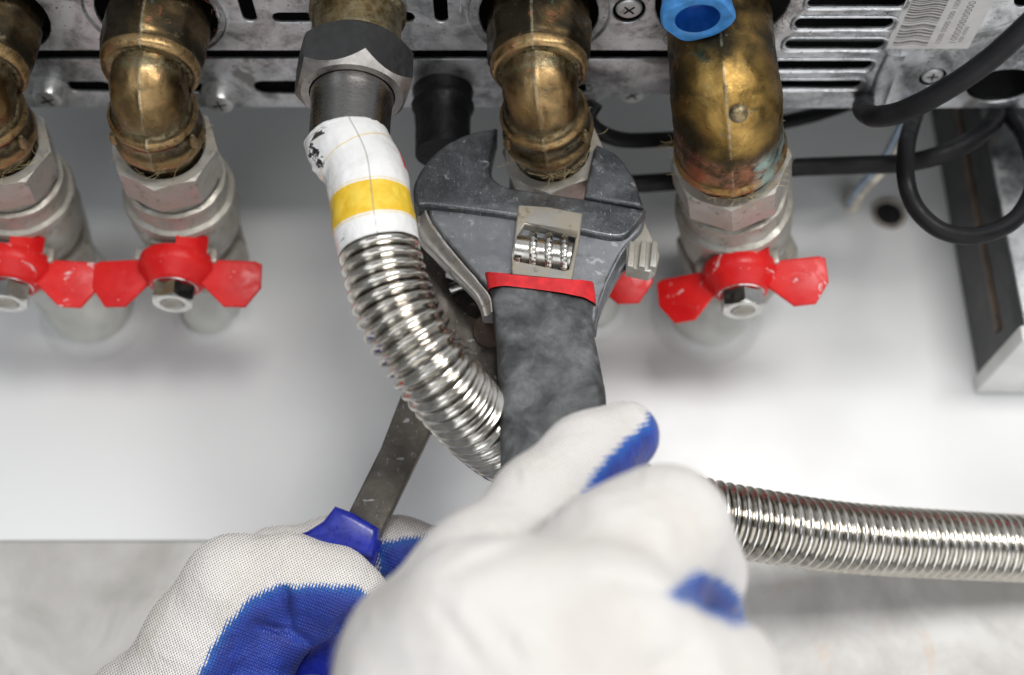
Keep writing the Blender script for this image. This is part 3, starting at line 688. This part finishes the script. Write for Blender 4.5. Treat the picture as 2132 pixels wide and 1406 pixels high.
# ------------------------------------------------------------------ adjustable wrench
wn = Vector((.02, -math.cos(R_(6)), math.sin(R_(6)))).normalized()      # face normal
W0 = onY(1115, 430, 404)
wr = empty('adjustable_wrench', W0, 'large adjustable wrench with grey jaws, red collar and black rubber handle', 'wrench')
Wf = frame(W0, wn, Vector((1, 0, 0)))          # x right, y up-ish
Wi = Wf.inverted()
def w2(px, py, off=0):
    v = Wi @ on(px, py, W0 + wn * off, wn); return (v.x, v.y)
def wl(pts, n=5, off=0, smooth=True):
    if smooth: return [(v.x, v.y) for v in catmull([Vector((*w2(a, b, off), 0)) for a, b in pts], n, True)]
    return [w2(a, b, off) for a, b in pts]
def wsp(segs, off=0):
    """mixed outline: list of ('s'|'l', pts) pieces"""
    out = []
    for kd, pts in segs:
        vv = [Vector((*w2(a, b, off), 0)) for a, b in pts]
        out += [(v.x, v.y) for v in (catmull(vv, 6) if kd == 's' else vv)]
    return out
def wslab(lp, z0, z1, bev): return slab([lp] if isinstance(lp[0][0], float) else lp, Wf @ T(0, 0, (z0 + z1) / 2), abs(z1 - z0), bev, 3)
# body under the slide bar (flared neck)
body = wsp([('s', [(890, 415), (897, 450), (935, 500), (985, 558), (1022, 604), (1036, 690)]), ('s', [(1235, 690), (1246, 640), (1262, 585), (1296, 515), (1338, 470), (1345, 440)]), ('l', [(1200, 425), (1000, 400)])])
mk('neck', wslab(body, -11.5, -2.6, 1.6), TOOL_L, wr, 40)
# bright forged flanks
def flank(name, inner, outer, mat):
    ii = catmull([Vector((*w2(*p), 0)) for p in inner], 8); oo = catmull([Vector((*w2(*p), 0)) for p in outer], 8); rg = []
    for i_, o_ in zip(ii, oo):
        rg.append([Wf @ (i_.lerp(o_, k) + Vector((0, 0, z))) for k, z in ((-.12, -3.1), (.05, -3.2), (.2, -4.6), (.4, -5.8), (.62, -6.3), (.82, -6.2), (.96, -6.8), (1, -7.6), (1, -10.6), (.8, -11.2), (-.12, -11.2))])
    mk(name, rough_up(rings_mesh(rg), .25, .2), mat, wr, 50)
flank('left_flank', [(884, 428), (893, 452), (930, 503), (981, 562), (1016, 606), (1024, 640)], [(864, 430), (868, 470), (902, 508), (950, 556), (992, 600), (1006, 640)], TOOL_S)
flank('right_flank', [(1332, 468), (1296, 518), (1262, 585), (1246, 640), (1240, 670)], [(1350, 452), (1322, 510), (1284, 566), (1254, 630), (1246, 670)], TOOL_L)
# fixed jaw and slide bar, raised
jaw = wsp([('s', [(1036, 268), (985, 276), (930, 300), (885, 342), (861, 388), (866, 425), (884, 428)]), ('s', [(884, 428), (960, 436), (1076, 452), (1200, 480), (1290, 495), (1325, 470), (1346, 440)]), ('l', [(1346, 438), (1215, 414), (1062, 391)]), ('s', [(1050, 388), (1028, 372), (1022, 350), (1026, 310), (1036, 270)])])
mk('fixed_jaw', wslab(jaw, -13, .4, 1.5), TOOL, wr, 40)
mj = wsp([('s', [(1243, 303), (1285, 325), (1318, 370), (1334, 415), (1340, 434)]), ('l', [(1340, 435), (1216, 411)]), ('l', [(1226, 360), (1237, 310)])])
mvj = mk('movable_jaw', wslab(mj, -13, 1.0, 1.4), TOOL, wr, 40)
tail = wsp([('l', [(1325, 440), (1345, 442), (1372, 505), (1330, 505), (1300, 500)])])
rackv = [wslab(tail, -11, -5, .6), wslab(wsp([('l', [(1306, 490), (1366, 494), (1376, 520), (1370, 545), (1355, 556), (1306, 545)])]), -10, -3.5, .5)]
for i, x in enumerate((1312, 1336, 1359)):
    rackv.append(wslab(wsp([('l', [(x, 497), (x + 12, 499), (x + 8, 553), (x - 6, 550)])]), -5, -1.2, .5))
mk('rack', join(*rackv), NICK_D, mvj, 40)
# window frame with the knurled worm
frame_o = wsp([('l', [(1079, 429), (1140, 433), (1213, 447), (1206, 500), (1192, 580), (1186, 604), (1070, 590), (1064, 560), (1070, 500)])])
win = wsp([('l', [(1093, 470), (1200, 487), (1194, 520), (1184, 563), (1175, 566), (1071, 545), (1070, 535), (1080, 490)])])
mk('worm_housing', wslab([frame_o, win], -9.5, 1.0, .8), FRAME, wr, 40)
mk('housing_back', wslab(wsp([('l', [(1075, 462), (1205, 480), (1190, 575), (1066, 558)])]), -11, -8.6, .2), FRAME, wr)
wa = Wf @ Vector((*w2(1074, 512), -3.2)); wb = Wf @ Vector((*w2(1190, 530), -3.2))
ax = (wb - wa); Lw = ax.length; Wm_ = frame(wa, ax, wn)
core = xf(lathe([(6.3, 0), (6.3, Lw)], 32), Wm_)
wv = [core]
# helical knurled thread
hp_ = []; turns = 3.1; npt = 300; V, Fs = [], []
for i in range(npt + 1):
    t = i / npt; a = t * turns * 2 * PI; z = 1.5 + (Lw - 3) * t
    kn = .14 * (1 if i % 4 < 2 else 0)
    for r, dz in ((6.0, -1.7), (8.5 + kn, -1.2), (9.0 + kn, -.3), (9.0 + kn, .3), (8.5 + kn, 1.2), (6.0, 1.7)):
        V.append(Wm_ @ Vector((r * math.cos(a + .9), r * math.sin(a + .9), z + dz)))
    if i:
        b = (i - 1) * 6
        for j in range(5): Fs.append((b + j, b + j + 1, b + 6 + j + 1, b + 6 + j))
mk('worm_screw', join(core, (V, Fs)), KNURL, wr, 30)
# collar and rubber grip, swept with rounded-rectangle section
gdir = (Vector(on(1242, 650, W0, wn)) - Vector(on(1008, 614, W0, wn))).normalized()
def gpt(px, py, off): return Vector(on(px, py, W0 + wn * off, wn))
gp = [gpt(1126, 622, -6), gpt(1134, 700, -6), gpt(1147, 800, -6), gpt(1154, 900, -5), gpt(1160, 1000, -3), gpt(1165, 1150, 0), gpt(1168, 1330, 4)]
gp = catmull(gp, 10); gp2, Lg = resample(gp, 1.0)
def grad(s, L):
    w_ = 19.8 - 1.6 * math.sin(min(1, s / 22) * PI / 2) + 1.2 * min(1, s / 60)
    e = min(1., .45 + s * .35); return (w_ * (.97 + .03 * e), 8.2 * (.75 + .25 * e))
g = sweep(gp2, grad, 64, gdir, (True, True), superell(3.2))
slant = Wf.to_3x3() @ Vector((0, -1, 0))
def lean(vf, k, fade=None):
    out = []
    for v, u in zip(vf[0], vf[2]):
        x = (Wi @ v).x - (Wi @ gp2[min(len(gp2) - 1, int(u[1]))]).x
        out.append(v + slant * (x * k * (1 if fade is None else max(0, 1 - u[1] / fade))))
    return (out,) + tuple(vf[1:])
g = lean(g, .27, 60)
mk('rubber_grip', rough_up(g, .5, .08, .15, .4), RUB, wr, 60)
cpth = [gpt(1122, 598, -6), gpt(1125, 612, -6), gpt(1128, 632, -6)]
cpth = catmull(cpth, 10)
cl = sweep(cpth, lambda s, L: (21.2 - .6 * s / L, 8.8 + .3 * s / L), 96, gdir, (True, False), superell(3.4))
cl = lean(cl, .27)
V = []
for v, u in zip(cl[0], cl[2]):
    a = u[0] * 2 * PI; edge = 1 - u[1] / max(x[1] for x in cl[2][-1:])
    V.append(v + (Wf.to_3x3() @ Vector((0, 1, 0))) * (1.6 * edge * math.cos(2 * a) + .5 * nz(Vector((math.cos(a) * 3, math.sin(a) * 3, 0)), 1)))
mk('red_collar', (V, cl[1]), REDRUB, wr, 60)

# ------------------------------------------------------------------ slip joint pliers
p0, p1, p2 = P(950, 600, 489), P(870, 860, 480), P(750, 1090, 468)
pn = (p1 - p0).cross(p2 - p0)
pn = (P(950, 600, 489) - P(1050, 600, 489)).cross(p0 - p2).normalized()
if pn.dot(FW) > 0: pn = -pn
pln = empty('slip_joint_pliers', p0, 'dark steel slip joint pliers with blue handles behind the corrugated hose', 'pliers')
Pf = frame(p0, pn, Vector((1, 0, 0))); Pi = Pf.inverted()
def p2d(px, py):
    v = Pi @ on(px, py, p0, pn); return (v.x, v.y)
def psl(pts, z0, z1, bev, holes=()): return slab([[p2d(*a) for a in pts]] + [[p2d(*a) for a in h] for h in holes], Pf @ T(0, 0, (z0 + z1) / 2), z1 - z0, bev, 2)
def ov(cx, cy, a, b, ang, n=28):
    c_, s_ = math.cos(R_(ang)), math.sin(R_(ang))
    return [(cx + a * math.cos(t) * c_ - b * math.sin(t) * s_, cy + a * math.cos(t) * s_ + b * math.sin(t) * c_) for t in [2 * PI * k / n for k in range(n)]]
mk('upper_jaw', psl([(845, 430), (905, 480), (960, 540), (1040, 620), (1120, 760), (1100, 880), (1040, 850), (985, 780), (900, 660), (850, 560)], -4, 4, 1.0, [ov(972, 610, 66, 30, 56)]), PLIER, pln, 40)
mk('lower_jaw', psl([(865, 520), (900, 560), (1010, 600), (1075, 720), (1060, 790), (960, 850), (893, 900), (790, 1112), (760, 1180), (700, 1160), (724, 1062), (790, 930), (838, 805), (860, 700)], -11, -4.4, .9), PLIER, pln, 40)
mk('pivot_bolt', xf(lathe([(7.4, -2), (7.4, 4.6), (6.9, 5.6), (.01, 6.4)], 40, (True, False)), Pf @ T(*p2d(1022, 694), 0)), m_tool('rusty_bolt', (.11, .075, .055), (.26, .21, .18), .6), pln)
mk('slot_spring', xf(sweep([Vector((-9, 0, 0)), Vector((0, 0, 1.2)), Vector((9, 0, 0))], 2.8, 16, Vector((0, 0, 1))), Pf @ T(*p2d(955, 596), -3.5) @ Matrix.Rotation(R_(18), 4, 'Z')), CHROME, pln)
blue = [(697, 1054), (735, 1068), (789, 1100), (786, 1130), (776, 1162), (720, 1150), (598, 1119), (640, 1106), (672, 1086)]
mk('blue_guard', psl(blue, -13, 2, 3.0), BLUEP, pln, 50)
gp = catmull([P(745, 1125, 472), P(722, 1200, 478), P(690, 1290, 481), P(650, 1400, 482), P(610, 1560, 480)], 8)
mk('handle_grip', sweep(gp, lambda s, L: (9.5, 7.5), 32, Vector((1, 0, 0)), sect=superell(2.6)), BLUEP, pln, 50)
gp = catmull([P(1080, 1060, 474), P(990, 1200, 474), P(880, 1330, 474), P(780, 1450, 470), P(700, 1600, 462)], 8)
mk('handle_grip', sweep(gp, lambda s, L: (9.5, 7.5), 32, Vector((1, 0, 0)), sect=superell(2.6)), BLUEP, pln, 50)
mk('handle_arm', sweep(catmull([P(1080, 760, 478), P(1130, 860, 478), P(1130, 960, 476), P(1080, 1060, 474)], 8), lambda s, L: (7, 3.2), 24, Vector((1, 0, 0)), sect=superell(4)), PLIER, pln, 50)

# ------------------------------------------------------------------ cables, tube, bracket
def cable(pts, r, label, n=12, cat='cable'):
    o = mk('cable', sweep(catmull(pts, n), r, 20, Vector((0, .2, 1))), CABLE); tag(o, label, cat, 'black cables under the boiler'); return o
cable([P(2330, -150, 405), P(2230, -40, 412), P(2140, 52, 420), P(2050, 132, 430), P(1960, 192, 440), P(1880, 232, 450), P(1830, 243, 458), P(1808, 238, 472), P(1796, 226, 492), P(1800, 212, 520), P(1810, 200, 560)], 4.2, 'thick black cable crossing in front of the vent plate towards the top right')
cable([P(1240, 215, 505), P(1225, 245, 508), P(1245, 272, 512), P(1300, 292, 520), P(1400, 290, 530), P(1500, 290, 540), P(1600, 262, 545), P(1700, 238, 556), P(1800, 205, 580)], 3.4, 'short black cable sagging between the wrench and the large elbow')
cable([P(1180, 395, 530), P(1290, 385, 530), P(1400, 378, 530), P(1520, 362, 530), P(1640, 350, 530), P(1760, 345, 525), P(1880, 340, 518), P(1960, 322, 512), P(2030, 288, 514), P(2072, 248, 528), P(2082, 205, 555), P(2080, 150, 580)], 4.1, 'long black cable running level behind the two right valves')
loop = [P(1925, 180, 560), P(1906, 235, 528), P(1888, 300, 498), P(1886, 370, 486), P(1905, 430, 484), P(1950, 475, 482), P(2010, 492, 482), P(2070, 482, 484), P(2120, 450, 487), P(2150, 395, 492), P(2150, 330, 498), P(2125, 270, 518), P(2080, 222, 545), P(2030, 180, 580)]
cable(loop, 3.6, 'round loop of black cable hanging in front of the metal bracket')
ct = empty('clear_tube', onY(1760, 425, YW), 'thin clear tube running down into a hole in the white panel', 'tube')
for dx, r, m in ((0, 1.9, CLEAR), (-16, 1.7, simple('bluish_tube', (.22, .28, .36), .3))):
    pts = catmull([P(1915 + dx, 215, 520), P(1890 + dx, 265, 535), P(1850 + dx, 340, 560), P(1805 + dx, 390, 585), onY(1775 + dx * .6, 428, YW - 4)], 8)
    mk('tube_strand', sweep(pts, r, 14, Vector((1, 0, 0))), m, ct)
mk('tube_end', xf(lathe([(4.6, 0), (4.4, 8), (3.2, 11), (.01, 11.5)], 28, (True, False)), frame(onY(1772, 428, YW) , Vector((.1, -1, .2)))), CLEAR, ct)
hol = mk('wall_hole', xf(lathe([(9.5, -1), (9, 1.4), (7.0, 1.2), (6.4, -.5)], 36, (False, False)), frame(onY(1850, 446, YW), Vector((0, -1, 0)))), simple('plaster_rim', (.36, .33, .3), .8, 0, .3, 150, .5)); tag(hol, 'rough round drilled hole in the panel beside the clear tube', 'hole')
mk('hole_inside', xf(lathe([(6.8, .1), (.01, .12)], 30, (False, False)), frame(onY(1850, 446, YW - .3), Vector((0, -1, 0)))), DARK, hol)
# bracket: an open vertical steel channel standing off the wall
wl_ = onY(2036, 788, YW - 1); zb, xl = wl_.z, wl_.x
br = empty('metal_bracket', (xl + 20, 500, zb), 'dark vertical steel bracket standing off the wall at the right edge, pale lower end', 'bracket')
Hh, dp = 210, 58
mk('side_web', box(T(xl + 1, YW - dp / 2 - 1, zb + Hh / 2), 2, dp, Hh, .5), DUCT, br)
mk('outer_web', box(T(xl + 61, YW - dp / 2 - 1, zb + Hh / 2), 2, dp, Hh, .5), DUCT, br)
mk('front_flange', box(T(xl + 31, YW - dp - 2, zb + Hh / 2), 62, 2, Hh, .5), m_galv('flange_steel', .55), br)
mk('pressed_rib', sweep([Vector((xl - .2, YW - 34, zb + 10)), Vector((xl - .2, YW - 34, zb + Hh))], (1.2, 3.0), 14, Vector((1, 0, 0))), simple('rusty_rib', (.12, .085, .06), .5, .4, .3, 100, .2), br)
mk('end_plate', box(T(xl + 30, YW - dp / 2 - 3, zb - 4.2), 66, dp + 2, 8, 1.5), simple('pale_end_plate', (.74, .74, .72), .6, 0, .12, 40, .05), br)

# ------------------------------------------------------------------ gloved hands (smooth union of limbs, surface nets)
def nets(f, org, h):
    nx, ny, nz_ = f.shape; ins = f < 0
    c = [ins[i:nx - 1 + i, j:ny - 1 + j, k:nz_ - 1 + k] for i in (0, 1) for j in (0, 1) for k in (0, 1)]
    s = sum(a.astype(int) for a in c); act = (s > 0) & (s < 8)
    idx = -np.ones(act.shape, int); ii = np.argwhere(act); idx[act] = np.arange(len(ii))
    acc = np.zeros((len(ii), 3)); cnt = np.zeros(len(ii))
    cor = [(i, j, k) for i in (0, 1) for j in (0, 1) for k in (0, 1)]
    for a in cor:
        for b in cor:
            if sum(b) - sum(a) == 1 and all(y >= x for x, y in zip(a, b)):
                fa = f[ii[:, 0] + a[0], ii[:, 1] + a[1], ii[:, 2] + a[2]]; fb = f[ii[:, 0] + b[0], ii[:, 1] + b[1], ii[:, 2] + b[2]]
                mk_ = (fa < 0) != (fb < 0); t = np.where(mk_, fa / np.where(mk_, fa - fb, 1), 0)
                p = ii + np.array(a) + t[:, None] * (np.array(b) - np.array(a)); acc[mk_] += p[mk_]; cnt[mk_] += 1
    V = acc / cnt[:, None] * h + np.array(org); Fs = []
    for ax in range(3):
        d = [0, 0, 0]; d[ax] = 1
        sl = [slice(1, n - 1) for n in f.shape]; sl2 = list(sl); sl[ax] = slice(0, f.shape[ax] - 1); sl2[ax] = slice(1, f.shape[ax])
        ch = ins[tuple(sl)] != ins[tuple(sl2)]; e = np.argwhere(ch); off = [1, 1, 1]; off[ax] = 0; e = e + np.array(off)
        u, v = [a for a in range(3) if a != ax]; du = np.zeros(3, int); dv = np.zeros(3, int); du[u] = 1; dv[v] = 1
        g4 = [e, e - du, e - du - dv, e - dv]
        q4 = np.stack([idx[g_[:, 0], g_[:, 1], g_[:, 2]] for g_ in g4], 1)
        Fs += [tuple(r) for r in q4 if r.min() >= 0]
    return V, Fs
def sdseg(Q, a, b, ra, rb):
    a, b = np.array(a), np.array(b); ba = b - a; pa = Q - a
    h = np.clip((pa @ ba) / (ba @ ba), 0, 1); return np.linalg.norm(pa - h[..., None] * ba, axis=-1) - (ra + (rb - ra) * h)
def smin(a, b, k):
    h = np.maximum(k - np.abs(a - b), 0) / k; return np.minimum(a, b) - h * h * k * .25
def hand(groups, h=1.3, k_in=7, k_out=4):
    """groups: {name: [(px, py, d, r_px), ...]} chains; each chain blended softly inside, less with its neighbours"""
    ch = {}
    for nme, pts in groups.items(): ch[nme] = [(P(x, y, d), r * d / F) for x, y, d, r in pts]
    allp = [p for c_ in ch.values() for p in c_]
    lo = np.min([np.array(p) - r for p, r in allp], 0) - 4; hi = np.max([np.array(p) + r for p, r in allp], 0) + 4
    n = ((hi - lo) / h).astype(int) + 2
    G = np.stack(np.meshgrid(*[lo[i] + h * np.arange(n[i]) for i in range(3)], indexing='ij'), -1)
    tot = None
    for nme, c_ in ch.items():
        d = None
        for (a, ra), (b, rb) in zip(c_, c_[1:]):
            s_ = sdseg(G, a, b, ra, rb); d = s_ if d is None else smin(d, s_, k_in)
        tot = d if tot is None else smin(tot, d, k_out)
    return nets(tot, lo, h)
def poly_sd(x, y, poly):
    """signed distance in px, positive inside"""
    poly = np.array(poly, float); ins = np.zeros(x.shape, bool); dm = np.full(x.shape, 1e9)
    for i in range(len(poly)):
        x0, y0 = poly[i - 1]; x1, y1 = poly[i]
        cnd = ((y0 > y) != (y1 > y)) & (x < (x1 - x0) * (y - y0) / ((y1 - y0) if y1 != y0 else 1e-9) + x0); ins ^= cnd
        dx, dy = x1 - x0, y1 - y0; t = np.clip(((x - x0) * dx + (y - y0) * dy) / (dx * dx + dy * dy), 0, 1)
        dm = np.minimum(dm, np.hypot(x - x0 - t * dx, y - y0 - t * dy))
    return np.where(ins, dm, -dm)
def glove(name, vf, polys, mat, root, kang=0, wr_fold=()):
    V, Fs = vf; V = V.copy()
    d = V @ np.array(FW); px = CX + V[:, 0] / d * F; py = CY - (V @ np.array(UP)) / d * F
    for (x0, y0, x1, y1, depth, wd) in wr_fold:                # creases pressed into the fabric
        dx, dy = x1 - x0, y1 - y0; t = np.clip(((px - x0) * dx + (py - y0) * dy) / (dx * dx + dy * dy), 0, 1)
        dist = np.hypot(px - x0 - t * dx, py - y0 - t * dy); V += np.outer(depth * np.exp(-(dist / wd) ** 2) * np.sin(np.pi * (.1 + .8 * t)), np.array(FW))
    sd = np.full(len(V), -1e3)
    for pg, dmin in polys: sd = np.maximum(sd, np.where(d > dmin, poly_sd(px, py, pg), -60))
    sd = sd * d / F
    ca, sa = math.cos(R_(kang)), math.sin(R_(kang)); mmx = (px - CX) * 430 / F; mmy = (py - CY) * 430 / F
    o = mk(name, (V, Fs), mat, root, 180)
    a = o.data.attributes.new('knit', 'FLOAT_VECTOR', 'POINT')
    a.data.foreach_set('vector', np.c_[mmx * ca + mmy * sa, -mmx * sa + mmy * ca, sd].astype('f').ravel())
    sm = o.modifiers.new('smooth', 'SMOOTH'); sm.factor = .5; sm.iterations = 5
    return o
# left hand: thumb side towards the camera, pressed on the blue handles
LH = {
 'palm': [(250, 1700, 484, 190), (330, 1520, 480, 170), (400, 1420, 476, 135)],
 'index': [(330, 1480, 472, 120), (420, 1330, 468, 112), (490, 1222, 465, 104), (600, 1196, 463, 80), (700, 1218, 462, 74), (752, 1236, 463, 56)],
 'index_pad': [(745, 1250, 466, 54), (650, 1268, 468, 62), (560, 1330, 470, 72), (520, 1440, 472, 80)],
 'middle': [(400, 1560, 462, 70), (520, 1480, 456, 62), (650, 1470, 456, 56), (690, 1500, 472, 50)],
 'ring': [(380, 1660, 462, 66), (520, 1600, 456, 58), (640, 1590, 456, 52), (690, 1610, 472, 46)],
 'little': [(370, 1760, 466, 58), (500, 1720, 460, 50), (600, 1710, 462, 44), (640, 1730, 476, 40)],
 'thumb': [(430, 1420, 488, 90), (500, 1240, 496, 72), (570, 1166, 494, 62), (690, 1138, 496, 58), (830, 1142, 494, 62), (930, 1160, 492, 58)],
 'thumb_web': [(500, 1300, 484, 60), (690, 1290, 488, 52)],
}
lh = empty('gloved_hand', P(400, 1500, 440), 'left hand in a white knit work glove with blue palm, gripping the blue plier handle', 'hand', 'gloved hands holding the tools')
coatL = [([(395, 1520), (415, 1400), (440, 1350), (480, 1290), (520, 1245), (580, 1220), (680, 1216), (750, 1226), (790, 1250), (830, 1300), (860, 1700), (400, 1700)], 0),
         ([(780, 1128), (860, 1118), (940, 1110), (1010, 1110), (1010, 1320), (700, 1330), (790, 1195)], 474)]
foldsL = [(592, 1222, 606, 1318, 5.5, 7), (530, 1300, 606, 1318, 4.0, 7), (606, 1318, 650, 1345, 4, 9), (690, 1320, 735, 1268, 3.5, 7)]
glove('glove', hand(LH, 1.15, 6, 4), coatL, GLOVE_L, lh, 20, foldsL)
# right hand: thumb along the grip, fingers closed round it
RH = {
 'palm': [(900, 1400, 318, 205), (1100, 1480, 310, 260), (1300, 1560, 308, 240)],
 'back': [(860, 1440, 306, 165), (1000, 1330, 308, 190), (1240, 1330, 308, 210)],
 'thumb': [(860, 1330, 328, 130), (985, 1190, 345, 102), (1125, 1045, 372, 85), (1220, 955, 388, 78), (1300, 908, 398, 74)],
 'index': [(1120, 1330, 322, 170), (1290, 1180, 330, 150), (1385, 1105, 340, 118), (1440, 1195, 352, 94), (1448, 1280, 372, 80), (1380, 1300, 400, 70), (1300, 1290, 410, 62)],
 'middle': [(1220, 1440, 308, 170), (1390, 1420, 306, 135), (1490, 1420, 318, 118), (1500, 1500, 345, 92), (1420, 1520, 380, 78), (1330, 1500, 392, 66)],
 'ring': [(1200, 1620, 308, 160), (1390, 1620, 306, 130), (1480, 1640, 322, 105), (1480, 1700, 350, 84), (1400, 1720, 378, 70)],
 'little': [(1180, 1780, 312, 140), (1360, 1800, 310, 112), (1430, 1830, 330, 88), (1400, 1880, 360, 70)],
 'wrist': [(950, 1560, 318, 260), (900, 1850, 300, 270), (800, 2250, 290, 280)],
}
rh_ = empty('gloved_hand', P(1100, 1450, 310), 'right hand in a white glove closed round the black wrench handle, nearest the camera', 'hand', 'gloved hands holding the tools')
coatR = [([(1355, 835), (1420, 830), (1440, 1000), (1330, 1030), (1170, 1100), (1190, 1055), (1235, 985), (1300, 915), (1350, 880)], 362),
         ([(1385, 1240), (1455, 1188), (1500, 1205), (1545, 1240), (1560, 1300), (1520, 1300), (1450, 1265)], 0)]
foldsR = [(1210, 1075, 930, 1200, 3.5, 16), (1180, 1010, 1090, 940, 1.2, 9), (1130, 1040, 1050, 985, 1.2, 9), (1390, 1235, 1240, 1200, 3.0, 16),
          (900, 1250, 1010, 1400, 1.6, 14), (960, 1230, 1090, 1380, 1.4, 14), (1280, 1060, 1350, 1170, 1.3, 12), (1480, 1340, 1330, 1400, 1.5, 14)]
glove('glove', hand(RH, 1.5, 12, 5), coatR, GLOVE_R, rh_, 75, foldsR)
